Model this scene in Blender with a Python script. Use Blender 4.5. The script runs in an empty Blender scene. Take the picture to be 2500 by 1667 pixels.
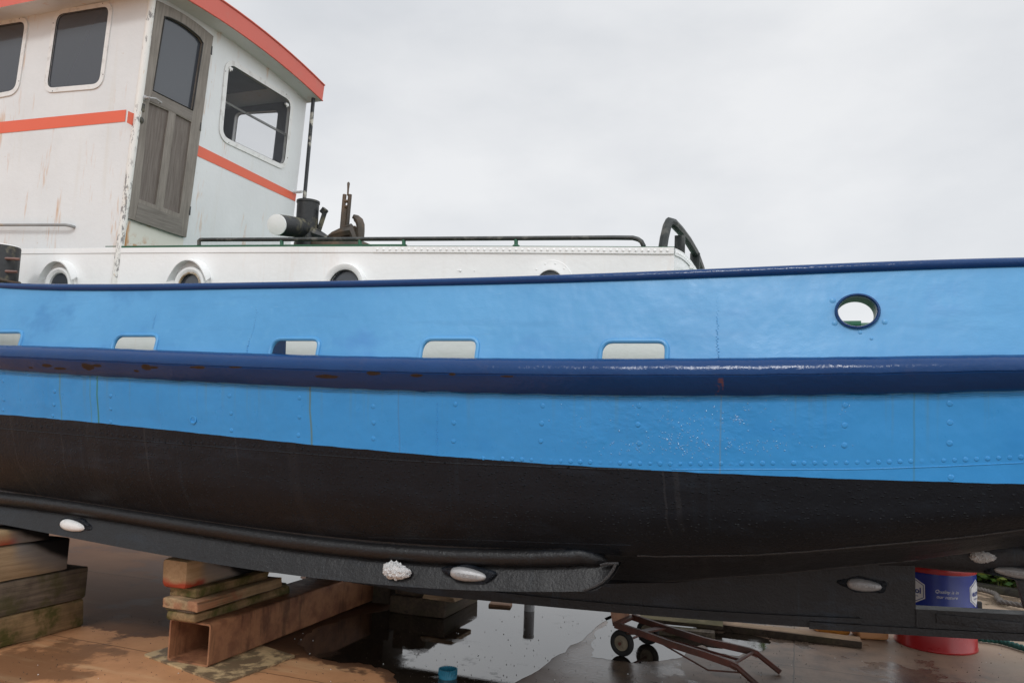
import bpy, bmesh, math, random
import numpy as np
from mathutils import Vector, Matrix
R = math.radians
random.seed(7); rng = np.random.default_rng(3)
C = bpy.context.scene.collection

# ------------------------------------------------------------------ camera
F, CX, CY = 1900.0, 1250.0, 833.5
PSI, THE, ROL = R(20.2), R(5.7), R(2.1)
EYE = Vector((0, 0, 1.7))
fw = Vector((-math.sin(PSI)*math.cos(THE), math.cos(PSI)*math.cos(THE), math.sin(THE)))
r0 = Vector((math.cos(PSI), math.sin(PSI), 0)); u0 = r0.cross(fw)
RT = r0*math.cos(ROL) + u0*math.sin(ROL); UP = u0*math.cos(ROL) - r0*math.sin(ROL)
cam = bpy.data.objects.new('camera', bpy.data.cameras.new('camera')); C.objects.link(cam)
m = Matrix((RT, UP, -fw)).transposed().to_4x4(); m.translation = EYE
cam.matrix_world = m
cam.data.lens = 36*F/2500; cam.data.sensor_width = 36; cam.data.clip_end = 3000; cam.data.clip_start = .05
bpy.context.scene.camera = cam

# survey of the place: a sight line from the eye meets a real plane
def ray(x, y): return fw + RT*((x-CX)/F) + UP*((CY-y)/F)
def onplane(x, y, p0, n):
    d = ray(x, y); n = Vector(n); t = (Vector(p0)-EYE).dot(n)/d.dot(n); return EYE + d*t
def atP(x, y, P): return onplane(x, y, (0, P, 0), (0, 1, 0))
def pxr(n, p): return n/F*(Vector(p)-EYE).dot(fw)
def atS(x, y, s): return onplane(x, y, (s, 0, 0), (1, 0, 0))
def atZ(x, y, z=0.): return onplane(x, y, (0, 0, z), (0, 0, 1))

# ------------------------------------------------------------------ mesh helpers
def quad(bm, a, b, c, d):
    return bm.faces.new([bm.verts.new(Vector(v)) for v in (a, b, c, d)])
def box(bm, x0, x1, y0, y1, z0, z1, bev=0, jit=0):
    vs = []
    for x in (x0, x1):
        for y in (y0, y1):
            for z in (z0, z1):
                vs.append(bm.verts.new((x+random.uniform(-jit, jit), y+random.uniform(-jit, jit), z+random.uniform(-jit, jit)*.4)))
    fs = []
    for q in ((0,1,3,2),(4,6,7,5),(0,4,5,1),(2,3,7,6),(0,2,6,4),(1,5,7,3)):
        fs.append(bm.faces.new([vs[i] for i in q]))
    if bev:
        es = list({e for f in fs for e in f.edges})
        bmesh.ops.bevel(bm, geom=es, offset=bev, segments=2, profile=.5, affect='EDGES')
def frame_of(d):
    d = Vector(d).normalized(); a = Vector((0,0,1)) if abs(d.z) < .9 else Vector((1,0,0))
    u = d.cross(a).normalized(); return u, d.cross(u).normalized()
def tube(bm, pts, r, n=10, cap=True, closed=False):
    pts = [Vector(p) for p in pts]; rings = []
    N = len(pts)
    for i, p in enumerate(pts):
        if closed: d = pts[(i+1) % N]-pts[i-1]
        else: d = pts[min(i+1, N-1)]-pts[max(i-1, 0)]
        u, v = frame_of(d); rr = r[i] if hasattr(r, '__len__') else r
        rings.append([bm.verts.new(p + (u*math.cos(t)+v*math.sin(t))*rr) for t in [2*math.pi*k/n for k in range(n)]])
    for i in range(N if closed else N-1):
        A, B = rings[i], rings[(i+1) % N]
        best = 0
        if closed and i == N-1 or True:
            best = min(range(n), key=lambda o: (B[o].co-A[0].co - (pts[(i+1) % N]-pts[i])).length)
        for k in range(n):
            bm.faces.new((A[k], A[(k+1) % n], B[(k+1+best) % n], B[(k+best) % n]))
    if cap and not closed:
        bm.faces.new(rings[0][::-1]); bm.faces.new(rings[-1])
def lathe(bm, prof, org=(0,0,0), ax=(0,0,1), n=32):
    ax = Vector(ax).normalized(); u, v = frame_of(ax); org = Vector(org); rings = []
    for r, h in prof:
        rings.append([bm.verts.new(org+ax*h+(u*math.cos(2*math.pi*k/n)+v*math.sin(2*math.pi*k/n))*max(r, 1e-4)) for k in range(n)])
    for A, B in zip(rings, rings[1:]):
        for k in range(n): bm.faces.new((A[k], A[(k+1) % n], B[(k+1) % n], B[k]))
    if prof[0][0] > 1e-3: bm.faces.new(rings[0][::-1])
    if prof[-1][0] > 1e-3: bm.faces.new(rings[-1])
def arc(c, r, a0, a1, n): return [(c[0]+r*math.cos(a0+(a1-a0)*i/n), c[1]+r*math.sin(a0+(a1-a0)*i/n)) for i in range(n+1)]
def rounded(poly, r, n=6):
    out = []; N = len(poly)
    rs = r if hasattr(r, '__len__') else [r]*N
    for i in range(N):
        p, a, b = Vector(poly[i]), Vector(poly[i-1]), Vector(poly[(i+1) % N]); rr = rs[i]
        if rr <= 0: out.append(tuple(p)); continue
        da, db = (a-p).normalized(), (b-p).normalized(); q0, q1 = p+da*rr, p+db*rr
        for k in range(n+1):
            t = k/n; out.append(tuple(q0*(1-t)**2 + p*2*t*(1-t) + q1*t*t))
    return out
def panel(bm, outer, holes, f, th, nrm):
    """flat plate with openings: outer and holes in plane coords, f maps to space, th = thickness along nrm"""
    t = bmesh.new(); es = []
    for loop in [outer]+list(holes):
        vs = [t.verts.new((a, b, 0)) for a, b in loop]
        for i in range(len(vs)): es.append(t.edges.new((vs[i-1], vs[i])))
    bmesh.ops.triangle_fill(t, use_beauty=True, use_dissolve=False, edges=es)
    t.verts.index_update(); nv = Vector(nrm)*th
    V0 = [bm.verts.new(Vector(f(v.co.x, v.co.y))) for v in t.verts]; V1 = [bm.verts.new(v.co+nv) for v in V0]
    for fc in t.faces:
        ids = [v.index for v in fc.verts]
        bm.faces.new([V0[i] for i in ids]); bm.faces.new([V1[i] for i in ids][::-1])
    for e in t.edges:
        if len(e.link_faces) == 1:
            a, b = e.verts[0].index, e.verts[1].index
            bm.faces.new((V0[a], V0[b], V1[b], V1[a]))
    t.free(); bmesh.ops.recalc_face_normals(bm, faces=bm.faces[:])
def ringplate(bm, outer, inner, f, th, nrm): panel(bm, outer, [inner], f, th, nrm)
def grid(bm, rows, closed=False):
    G = [[bm.verts.new(Vector(p)) for p in r] for r in rows]
    for i in range(len(G)-1):
        for j in range(len(G[i])-1):
            bm.faces.new((G[i][j], G[i][j+1], G[i+1][j+1], G[i+1][j]))
    return G
def dome(bm, p, n, r, h=.45, k=8):
    n = Vector(n).normalized(); lathe(bm, [(r, -.002), (r*.95, r*h*.45), (r*.6, r*h*.85), (0.0, r*h)], p, n, k)

def mk(name, bm, mt, parent=None, smooth=35, recalc=True, clean=True):
    if clean: bmesh.ops.remove_doubles(bm, verts=bm.verts[:], dist=1e-5)
    if recalc: bmesh.ops.recalc_face_normals(bm, faces=bm.faces[:])
    me = bpy.data.meshes.new(name); bm.to_mesh(me); bm.free()
    for x in (mt if isinstance(mt, (list, tuple)) else [mt]): me.materials.append(x)
    for p in me.polygons: p.use_smooth = True
    me.set_sharp_from_angle(angle=R(smooth))
    o = bpy.data.objects.new(name, me); C.objects.link(o)
    if parent is not None:
        o.parent = parent
        if parent.type == 'EMPTY': o.location = -Vector(parent.location)
    return o
def tag(o, label=None, cat=None, group=None, kind=None):
    if label: o['label'] = label
    if cat: o['category'] = cat
    if group: o['group'] = group
    if kind: o['kind'] = kind
    return o
def thing(name, loc, label, cat, group=None):
    o = bpy.data.objects.new(name, None); C.objects.link(o); o.location = loc; o.empty_display_size = .2
    return tag(o, label, cat, group)
def solo(name, bm, mt, label, cat, group=None, smooth=35, kind=None, recalc=True):
    """a thing that is one mesh: its origin goes to the middle of its base"""
    bmesh.ops.remove_doubles(bm, verts=bm.verts[:], dist=1e-5)
    co = [v.co for v in bm.verts]
    b = Vector(((min(c.x for c in co)+max(c.x for c in co))/2, (min(c.y for c in co)+max(c.y for c in co))/2, min(c.z for c in co)))
    for v in bm.verts: v.co -= b
    o = mk(name, bm, mt, None, smooth, recalc); o.location = b
    return tag(o, label, cat, group, kind)
def text_bm(bm, s, size, place, shear=0., weight=0., extrude=0.0):
    cu = bpy.data.curves.new('t', 'FONT'); cu.body = s; cu.size = size; cu.align_x = 'CENTER'; cu.align_y = 'CENTER'
    cu.shear = shear; cu.offset = weight; cu.extrude = extrude; cu.resolution_u = 4
    o = bpy.data.objects.new('t', cu); C.objects.link(o)
    dg = bpy.context.evaluated_depsgraph_get(); me = o.evaluated_get(dg).to_mesh()
    vs = [bm.verts.new(Vector(place(v.co.x, v.co.y, v.co.z))) for v in me.vertices]
    for p in me.polygons:
        try: bm.faces.new([vs[i] for i in p.vertices])
        except ValueError: pass
    o.evaluated_get(dg).to_mesh_clear(); bpy.data.objects.remove(o); bpy.data.curves.remove(cu)

# ------------------------------------------------------------------ materials
PC_ = 5.42
class NT:
    def __init__(s, name):
        s.m = bpy.data.materials.new(name); s.m.use_nodes = True; s.t = s.m.node_tree; s.n = s.t.nodes; s.L = s.t.links
        s.b = s.n['Principled BSDF']; s.tc = s.n.new('ShaderNodeTexCoord'); s.o = s.tc.outputs['Object']
    def lk(s, a, b): s.L.new(a, b)
    def setv(s, sock, v):
        if hasattr(v, 'is_linked') or isinstance(v, bpy.types.NodeSocket): s.lk(v, sock)
        elif isinstance(v, (tuple, list)) and sock.type == 'RGBA' and len(v) == 3: sock.default_value = (*v, 1)
        else: sock.default_value = v
    def mp(s, scale=(1,1,1), loc=(0,0,0), rot=(0,0,0), vec=None):
        n = s.n.new('ShaderNodeMapping'); s.lk(vec or s.o, n.inputs[0]); n.inputs['Scale'].default_value = scale
        n.inputs['Location'].default_value = loc; n.inputs['Rotation'].default_value = rot; return n.outputs[0]
    def noise(s, sc, det=4, rough=.55, vec=None, dist=0.):
        n = s.n.new('ShaderNodeTexNoise'); s.lk(vec or s.o, n.inputs['Vector']); n.inputs['Scale'].default_value = sc
        n.inputs['Detail'].default_value = det; n.inputs['Roughness'].default_value = rough; n.inputs['Distortion'].default_value = dist
        return n.outputs['Fac']
    def vor(s, sc, vec=None, feat='F1', out='Distance'):
        n = s.n.new('ShaderNodeTexVoronoi'); s.lk(vec or s.o, n.inputs['Vector']); n.inputs['Scale'].default_value = sc; n.feature = feat; return n.outputs[out]
    def ramp(s, f, a, b, lo=0., hi=1.):
        n = s.n.new('ShaderNodeMapRange'); s.setv(n.inputs[0], f); n.inputs[1].default_value = a; n.inputs[2].default_value = b
        n.inputs[3].default_value = lo; n.inputs[4].default_value = hi; n.interpolation_type = 'SMOOTHSTEP'; return n.outputs[0]
    def math(s, op, a, b=0., c=None):
        n = s.n.new('ShaderNodeMath'); n.operation = op; s.setv(n.inputs[0], a); s.setv(n.inputs[1], b)
        if c is not None: s.setv(n.inputs[2], c)
        return n.outputs[0]
    def mix(s, f, a, b):
        n = s.n.new('ShaderNodeMix'); n.data_type = 'RGBA'; s.setv(n.inputs[0], f); s.setv(n.inputs[6], a); s.setv(n.inputs[7], b); return n.outputs[2]
    def sep(s, vec=None):
        n = s.n.new('ShaderNodeSeparateXYZ'); s.lk(vec or s.o, n.inputs[0]); return n.outputs
    def bump(s, h, st=.3, d=.01, prev=None):
        n = s.n.new('ShaderNodeBump'); s.lk(h, n.inputs['Height']); n.inputs['Strength'].default_value = st; n.inputs['Distance'].default_value = d
        if prev is not None: s.lk(prev, n.inputs['Normal'])
        return n.outputs[0]
    def out(s, col, rough=.5, nrm=None, metal=0., spec=.5, **k):
        s.setv(s.b.inputs['Base Color'], col); s.setv(s.b.inputs['Roughness'], rough); s.b.inputs['Metallic'].default_value = metal
        s.setv(s.b.inputs['Specular IOR Level'], spec)
        if nrm is not None: s.lk(nrm, s.b.inputs['Normal'])
        for a, v in k.items(): s.setv(s.b.inputs[a.replace('_', ' ')], v)
        return s.m

def band(t, c, centre, half, soft):     # 1 inside |c-centre|<half
    return t.ramp(t.math('ABSOLUTE', t.math('SUBTRACT', c, centre)), half, half+soft, 1, 0)

def m_blue(name, lower):
    t = NT(name); X, Y, Z = t.sep()
    patch = t.noise(1.1, 5, .6); fine = t.noise(14, 4)
    base = t.mix(t.ramp(patch, .35, .7), (.064, .278, .555), (.092, .330, .62))
    base = t.mix(t.math('MULTIPLY', t.ramp(t.noise(2.3, 3, .5, t.mp((1, 1, 1.6), (3, 0, 5))), .62, .78), .55), base, (.045, .2, .5))
    base = t.mix(t.math('MULTIPLY', t.ramp(fine, .55, .75), .22), base, (.12, .37, .62))
    roll = t.noise(1., 5, .6, t.mp((1.6, 1, 14), (2, 0, 3))); base = t.mix(t.math('MULTIPLY', t.ramp(roll, .52, .7), .25), base, (.05, .22, .46))
    tou = t.math('MULTIPLY', t.ramp(t.noise(3.1, 4, .6, t.mp((1, 1, 1.3), (11, 0, 2))), .48, .68), t.ramp(X, -3.0, -4.4)); base = t.mix(t.math('MULTIPLY', tou, .45), base, (.025, .17, .42))
    scf = t.math('MULTIPLY', t.ramp(t.noise(1., 4, .7, t.mp((9, 1, 60), (1, 0, 9))), .68, .74), t.ramp(t.noise(1.7, 2), .5, .6)); base = t.mix(t.math('MULTIPLY', scf, .35), base, (.3, .5, .66))
    peel = t.noise(48, 4, .6, t.mp((.6, .7, 1.))); lump = t.noise(3.2, 3, .5); mid = t.noise(22, 4, .6)
    if lower:
        base = t.mix(.68, base, (.009, .246, .63))
        st = t.noise(1., 4, .6, t.mp((26, 1, .55)))
        fade = t.ramp(Z, 1.55, 1.95)
        base = t.mix(t.math('MULTIPLY', t.math('MULTIPLY', t.ramp(st, .56, .72), fade), .35), base, (.10, .20, .20))
        wob = t.math('MULTIPLY', t.math('SUBTRACT', t.noise(2.5, 2), .5), .02)
        Xw = t.math('ADD', X, wob)
        for s0, w, c, k in ((-4.14, .004, (.03, .17, .06), .75), (-4.20, .003, (.08, .2, .1), .4), (-2.56, .004, (.1, .17, .1), .7), (-4.46, .003, (.08, .2, .1), .45), (-.33, .0025, (.16, .2, .14), .3), (.47, .0025, (.05, .2, .3), .5), (-2.0, .003, (.06, .16, .3), .35)):
            base = t.mix(t.math('MULTIPLY', band(t, Xw, s0, w, w), k), base, c)
        glint = t.math('MULTIPLY', band(t, X, -.42, .25, .8), t.ramp(t.noise(5, 3, .6, t.mp((1, 1, 1.4))), .45, .62))
        h = t.math('ADD', t.math('MULTIPLY', peel, t.math('ADD', .2, t.math('MULTIPLY', glint, 1.6))), t.math('MULTIPLY', mid, .35))
        nr = t.bump(h, .5, .004); nr = t.bump(lump, .36, .05, nr)
        return t.out(base, t.math('ADD', .22, t.math('MULTIPLY', fine, .16)), nr)
    h = t.math('ADD', t.math('MULTIPLY', peel, t.ramp(t.noise(2.2, 3), .4, .7, .15, .9)), t.math('MULTIPLY', mid, .5))
    nr = t.bump(h, .32, .004); nr = t.bump(lump, .26, .05, nr)
    return t.out(base, t.math('ADD', .30, t.math('MULTIPLY', fine, .2)), nr)

def m_navy():
    t = NT('navy_gloss_paint'); X, Y, Z = t.sep()
    base = t.mix(t.noise(3, 4), (.002, .031, .122), (.003, .044, .16))
    base = t.mix(t.math('MULTIPLY', t.ramp(t.noise(9, 5, .7), .55, .8), .4), base, (.03, .05, .13))
    dsx = t.math('MULTIPLY', t.math('SUBTRACT', t.noise(13, 4, .7), .5), 1.5); k = None
    for px_, py_, wx, wz in ((68,897,.03,.008),(112,892,.05,.010),(140,899,.06,.008),(215,895,.055,.024),(240,893,.05,.010),(330,905,.025,.009),(360,896,.04,.018),(378,897,.04,.008),(488,897,.06,.010),(580,897,.05,.006),(800,919,.07,.011),(915,912,.045,.013),(1020,917,.04,.010),(1107,914,.02,.008),(1240,919,.04,.005)):
        q = atP(px_, py_, PC_-1.715-.07)
        d = t.math('SQRT', t.math('ADD', t.math('POWER', t.math('MULTIPLY', t.math('SUBTRACT', X, q.x), 1/wx), 2.), t.math('POWER', t.math('MULTIPLY', t.math('SUBTRACT', Z, q.z), 1/wz), 2.)))
        e = t.ramp(t.math('ADD', d, dsx), 1.0, .8); k = e if k is None else t.math('MAXIMUM', k, e)
    ru = t.mix(t.noise(30, 3), (.012, .008, .006), (.045, .026, .015)); base = t.mix(k, base, ru)
    k2 = t.math('MULTIPLY', band(t, X, -.33, .012, .012), t.ramp(t.noise(22, 3), .45, .6)); base = t.mix(t.math('MULTIPLY', k2, t.ramp(Z, 1.87, 1.97, 1, 0)), base, (.18, .06, .03))
    nr = t.bump(t.noise(45, 4, .6), .3, .006); nr = t.bump(t.noise(5, 3), .35, .02, nr)
    return t.out(base, t.math('ADD', .10, t.math('ADD', t.math('MULTIPLY', t.noise(12, 3), .14), t.math('MULTIPLY', k, .5))), nr, spec=.34)

def m_black(name='black_bottom_paint', v=.0105, rough=.42, coarse=1., tint=(.7, .92, 1.3), runs=True):
    t = NT(name); X, Y, Z = t.sep()
    base = t.mix(t.noise(2.2, 5, .6), tuple(v*c*.6 for c in tint), tuple(v*c*1.5 for c in tint))
    sm = t.noise(1., 5, .65, t.mp((2.2, 2, 9), (4, 0, 1))); base = t.mix(t.math('MULTIPLY', t.ramp(sm, .52, .72), .4), base, (v*1.7, v*2.5, v*3.7))
    scr = t.ramp(t.noise(1., 4, .75, t.mp((7, 7, 70), (1, 3, 5))), .70, .75); base = t.mix(t.math('MULTIPLY', scr, .5), base, (v*6, v*6, v*6))
    st = t.noise(1., 4, .6, t.mp((16, 1, .5), (2, 0, 0)))
    base = t.mix(t.math('MULTIPLY', t.ramp(st, .6, .78), .3), base, (v*2., v*3.1, v*4.4))
    wob = t.math('MULTIPLY', t.math('SUBTRACT', t.noise(1.3, 3), .5), .16)
    Xw = t.math('ADD', X, t.math('ADD', wob, t.math('MULTIPLY', Z, .12)))
    for s0, w, k in ((-4.02, .035, .16), (-4.75, .004, .5), (-4.3, .004, .4), (-3.6, .004, .5), (-2.52, .02, .13), (-.36, .008, .3), (-2.9, .003, .35), (-.42, .003, .4)) if runs else ():
        base = t.mix(t.math('MULTIPLY', band(t, Xw, s0, w, w*1.2), t.math('MULTIPLY', t.ramp(t.noise(3.3, 3), .35, .6), k*.6)), base, (v*5, v*5, v*5.3))
    h = t.math('ADD', t.math('MULTIPLY', t.noise(60, 4, .65), .6*coarse), t.math('MULTIPLY', t.noise(18, 3), .5*coarse))
    pit = t.math('MULTIPLY', t.ramp(t.vor(52, t.mp((.55, 1, 1.2))), .05, .25, 1, 0), t.math('MULTIPLY', t.ramp(t.noise(1.3, 3, .5, t.mp((1, 1, 1), (1, 2, 7))), .38, .55), 2.2))
    if runs: h = t.math('ADD', h, pit)
    nr = t.bump(h, .7, .008); nr = t.bump(t.noise(2.5, 3), .3, .04, nr)
    return t.out(base, t.math('ADD', rough-.14, t.math('MULTIPLY', t.noise(9, 4), .2)), nr, spec=.18 if runs else .34)

def m_white(name='white_gloss_paint', rust=.5, c=(.78, .785, .775)):
    t = NT(name)
    base = t.mix(t.ramp(t.noise(1.5, 5, .6), .4, .7), c, tuple(v*.93 for v in c))
    st = t.noise(1., 5, .62, t.mp((9, 9, .55)))
    base = t.mix(t.math('MULTIPLY', t.ramp(st, .55, .75), .3*rust+.08), base, (.62, .60, .54))
    r1 = t.noise(1., 5, .7, t.mp((7, 7, .9), (4, 1, 2))); k = t.math('MULTIPLY', t.ramp(r1, .58, .71), rust*.8)
    base = t.mix(k, base, (.55, .30, .13))
    dot = t.math('MULTIPLY', t.ramp(t.noise(17, 4, .7), .7, .74), rust*.8); base = t.mix(dot, base, (.45, .25, .12))
    nr = t.bump(t.math('ADD', t.noise(35, 4), t.math('MULTIPLY', t.noise(4, 3), 2.)), .25, .006); nr = t.bump(t.noise(1.7, 2), .2, .04, nr)
    return t.out(base, t.math('ADD', .28, t.math('MULTIPLY', t.noise(6, 3), .15)), nr)

def m_plain(name, c, rough=.5, var=.25, sc=12, bst=.25, bd=.004, metal=0., dirt=None, dk=.5, dsc=5):
    t = NT(name); base = t.mix(t.noise(sc, 5, .6), tuple(v*(1-var) for v in c), tuple(min(1, v*(1+var)) for v in c))
    if dirt: base = t.mix(t.math('MULTIPLY', t.ramp(t.noise(dsc, 5, .65, t.mp((1,1,1),(3.3,1.2,8))), .5, .66), dk), base, dirt)
    return t.out(base, t.math('ADD', rough-.06, t.math('MULTIPLY', t.noise(sc*1.7, 3), .14)), t.bump(t.noise(sc*4, 4), bst, bd), metal)

def m_wood(name, c1, c2, ax, moss=0., red=0., oil=0., rough=.75, gsc=1.):
    t = NT(name); sc = [38*gsc]*3; sc[ax] = 1.6*gsc
    g = t.noise(1., 6, .62, t.mp(tuple(sc)), .6); g2 = t.noise(5, 4)
    base = t.mix(t.ramp(g, .3, .7), c1, c2)
    base = t.mix(t.math('MULTIPLY', t.ramp(g2, .45, .7), .5), base, tuple(v*.45 for v in c1))
    if moss: base = t.mix(t.math('MULTIPLY', t.ramp(t.noise(4.5, 5, .65, t.mp((1,1,1),(5,2,1))), .46, .64), moss), base, (.055, .06, .008))
    if red: base = t.mix(t.math('MULTIPLY', t.ramp(t.noise(3.5, 4, .6, t.mp((1,1,1),(1,7,3))), .5, .6), red), base, (.36, .06, .03))
    if oil: base = t.mix(t.math('MULTIPLY', t.ramp(t.noise(3., 4, .5, t.mp((1,1,1),(9,4,2))), .48, .56), oil), base, (.008, .008, .009))
    crack = t.ramp(t.noise(1., 3, .5, t.mp(tuple(v*.5 for v in sc), (7, 7, 7))), .62, .7)
    base = t.mix(t.math('MULTIPLY', crack, .5), base, (.015, .01, .008))
    h = t.math('SUBTRACT', g, crack)
    return t.out(base, rough, t.bump(h, .6, .006), spec=.35)

def m_rust(name, c1=(.34, .155, .075), c2=(.20, .08, .04), rough=.6, stain=.6):
    t = NT(name); base = t.mix(t.ramp(t.noise(7, 6, .65), .35, .65), c1, c2)
    base = t.mix(t.math('MULTIPLY', t.ramp(t.noise(1., 5, .6, t.mp((6, 6, 1.2), (2, 5, 0))), .52, .62), stain), base, tuple(v*.28 for v in c2))
    base = t.mix(t.math('MULTIPLY', t.ramp(t.noise(30, 4, .7), .6, .72), .4), base, tuple(min(1, v*1.3) for v in c1))
    return t.out(base, t.math('ADD', rough-.15, t.math('MULTIPLY', t.noise(11, 4), .3)), t.bump(t.noise(50, 5, .7), .4, .004))

def m_glass(name='window_glass', a=.45, c=(.02, .022, .026)):
    t = NT(name); n = t.noise(3, 3)
    t.out(c, t.ramp(n, .3, .7, .03, .14), None, spec=.7, Alpha=a); return t.m

M = dict(
    bul=m_blue('pale_blue_paint', False), top=m_blue('blue_gloss_paint', True), navy=m_navy(), black=m_black(),
    keel=m_black('black_keel_paint', .026, .5, 1.8, (1, 1, 1.1), False), bilge=m_black('black_bilge_paint', .0105, .4, 1., (1, 1, 1.1), False),
    house=m_white('white_house_paint', .95, (.71, .735, .742)), white=m_white('white_gloss_paint', .12, (.83, .84, .835)),
    coral=m_plain('coral_paint', (.72, .125, .06), .4, .06, 3, .1), coralroof=m_plain('faded_coral_paint', (.60, .12, .085), .45, .08, 3, .1, dirt=(.5, .16, .12), dk=.3),
    alu=m_plain('window_alloy', (.72, .73, .72), .35, .06, 20, .1, metal=0., dirt=(.35, .33, .3), dk=.35, dsc=14),
    seal=m_plain('rubber_seal', (.02, .02, .02), .5), glass=m_glass('window_glass', .10, (.12, .13, .145)), glassd=m_glass('dark_glass', .9, (.062, .070, .083)), glassc=m_glass('clear_glass', .03, (.3, .3, .3)),
    inner=m_plain('cabin_lining', (.20, .215, .25), .6), green=m_plain('green_deck_paint', (.018, .11, .06), .45, .25, 8, .3),
    rail=m_plain('worn_black_paint', (.016, .022, .022), .45, .4, 14, .4, dirt=(.17, .17, .15), dk=.45, dsc=11),
    bitt=m_plain('scuffed_black_paint', (.014, .016, .018), .5, .4, 10, .5, .006, dirt=(.16, .145, .09), dk=.75, dsc=7),
    hook=m_rust('hook_rust', (.12, .075, .045), (.05, .04, .03), .6, .4),
    zinc=m_plain('zinc', (.40, .40, .405), .48, .18, 30, .5, .004, metal=.4, dirt=(.3, .3, .3), dk=.4, dsc=25), zincw=m_plain('white_zinc', (.72, .72, .71), .6, .12, 30, .7, .006, dirt=(.5, .5, .5), dk=.4, dsc=30), crust=m_plain('crusted_zinc', (.86, .86, .86), .6, .1, 40, 1., .02),
    rust=m_rust('rusty_steel'), redrust=m_rust('red_worn_paint', (.13, .035, .022), (.07, .03, .02), .5, .4), pin=m_rust('pin_rust', (.22, .11, .09), (.12, .06, .05), .5, .2),
    brass=m_plain('brass_rim', (.25, .18, .10), .45, .35, 20, .4, dirt=(.6, .58, .55), dk=.6, dsc=22), rubber=m_plain('tyre_rubber', (.014, .014, .014), .7, .3, 20, .4),
    rim=m_plain('wheel_rim_paint', (.24, .20, .14), .6, .3, 14, .3, dirt=(.1, .06, .035), dk=.6, dsc=25),
    dred=m_plain('drum_red_paint', (.40, .015, .018), .28, .06, 6, .1), dblue=m_plain('drum_blue_paint', (.008, .030, .26), .22, .1, 5, .08), ink=m_plain('white_print', (.75, .76, .78), .35, .03),
    inkb=m_plain('blue_print', (.012, .035, .22), .35, .03),
    can=m_plain('amber_plastic', (.72, .27, .035), .4, .12, 5, .15, Alpha=1) if False else m_plain('amber_plastic', (.66, .25, .035), .4, .12, 5, .15, dirt=(.35, .12, .03), dk=.5, dsc=9),
    can2=m_plain('pale_plastic', (.62, .30, .13), .42, .1, 5, .15), teal=m_plain('teal_plastic', (.01, .14, .22), .4, .2),
    wire=m_plain('wire_rope_steel', (.10, .085, .075), .55, .3, 40, .5), rope=m_plain('green_rope_fibre', (.012, .10, .085), .75, .35, 40, .5),
)

# ------------------------------------------------------------------ THE TUG
PC = 5.42                                   # centre plane of the boat
BOAT = thing('tugboat', (-2.5, PC, 0), 'blue, white and black riveted steel tug standing hauled out on timber blocks', 'boat')

def tp(s):
    if s >= -1: return math.sqrt(max(0., 1-min(1., (s+1)/4.4)**4))
    if s < -4.6: return math.sqrt(max(0., 1-min(1., (-4.6-s)/4.4)**2.6))
    return 1.
def curve(samples, B, deg=4):
    S, Z = [], []
    for x, y in samples:
        P = PC-B
        for _ in range(8):
            p = atP(x, y, P); P = PC-B*tp(p.x)
        S.append(p.x); Z.append(p.z)
    S, Z = np.array(S), np.array(Z); c = np.polyfit(S, Z, deg); d = np.polyder(c); a, b = S.min(), S.max()
    def f(s):
        if s < a: return float(np.polyval(c, a)+(s-a)*np.clip(np.polyval(d, a), -.12, .02))
        if s > b: return float(np.polyval(c, b)+(s-b)*np.clip(np.polyval(d, b), -.02, .2))
        return float(np.polyval(c, s))
    return f
B_RAIL, B_BUL, B_TOP, B_RUB, B_WL, B_MID, B_BIL, B_SEAM, B_LOW = 1.62, 1.71, 1.715, 1.70, 1.665, 1.59, 1.40, 1.20, .67
z_railt = curve([(0,690),(400,691.5),(645,690),(750,686),(1000,680.5),(1250,674),(1500,666),(1700,659),(1850,649.5),(2125,639),(2300,633.5),(2500,628)], B_RAIL, 5)
z_railb = curve([(0,704),(400,709),(600,708.5),(750,703),(1000,699),(1250,695),(1500,688),(1700,681),(1850,675),(2125,664.5),(2300,658),(2500,653)], B_RAIL, 5)
z_rubt = curve([(0,843),(270,850),(380,855),(640,864),(850,869),(1000,872.6),(1170,875),(1250,875.5),(1500,876),(1850,875),(2200,870),(2500,866.6)], B_BUL, 4)
z_rubb = curve([(0,902),(208,915),(340,925),(500,931),(640,939),(800,948),(1000,953),(1170,956),(1420,964),(1720,968.5),(1850,966.5),(2125,958),(2500,954)], B_RUB, 5)
z_wl = curve([(0,1011),(140,1022.5),(255,1035),(350,1045),(570,1065),(640,1069),(800,1090),(1000,1106),(1250,1129),(1500,1142.5),(1700,1152),(1850,1159),(2100,1167.7),(2300,1176.5),(2500,1182)], B_WL, 4)
z_bil = curve([(0,1199),(255,1235),(425,1264),(640,1292.5),(850,1320),(1000,1331),(1250,1337),(1500,1340.5)], B_BIL, 3)
z_seam = curve([(1556,1355),(1600,1357),(1830,1354),(1983,1344),(2136,1330),(2365,1309),(2500,1291)], B_SEAM, 2)
z_low = curve([(1610,1420),(1750,1410),(1906,1399),(2097,1380),(2289,1363),(2442,1338),(2500,1330)], B_LOW, 2)
z_keel = curve([(1107,1456),(1244,1473),(1400,1491),(1680,1510),(2008,1531),(2195,1543),(2500,1565)], .06, 2)
z_wl0, z_rubb0, z_railt0 = z_wl, z_rubb, z_railt
def wob(s, k): return .45*math.sin(23.1*s+k)+.35*math.sin(51.7*s+2*k)+.3*math.sin(9.3*s+3*k)+.25*math.sin(88*s)
def z_wl(s): return z_wl0(s)+.0018*wob(s, 1)
def z_rubb(s): return z_rubb0(s)+.0022*wob(s, 4)
def blend(s, lo, hi, a, b): t = min(1, max(0, (s-a)/(b-a))); t = t*t*(3-2*t); return lo*(1-t)+hi*t
zs0 = z_seam(-1.0); zl0 = z_low(-.9); zb0 = z_bil(-1.15)
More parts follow.
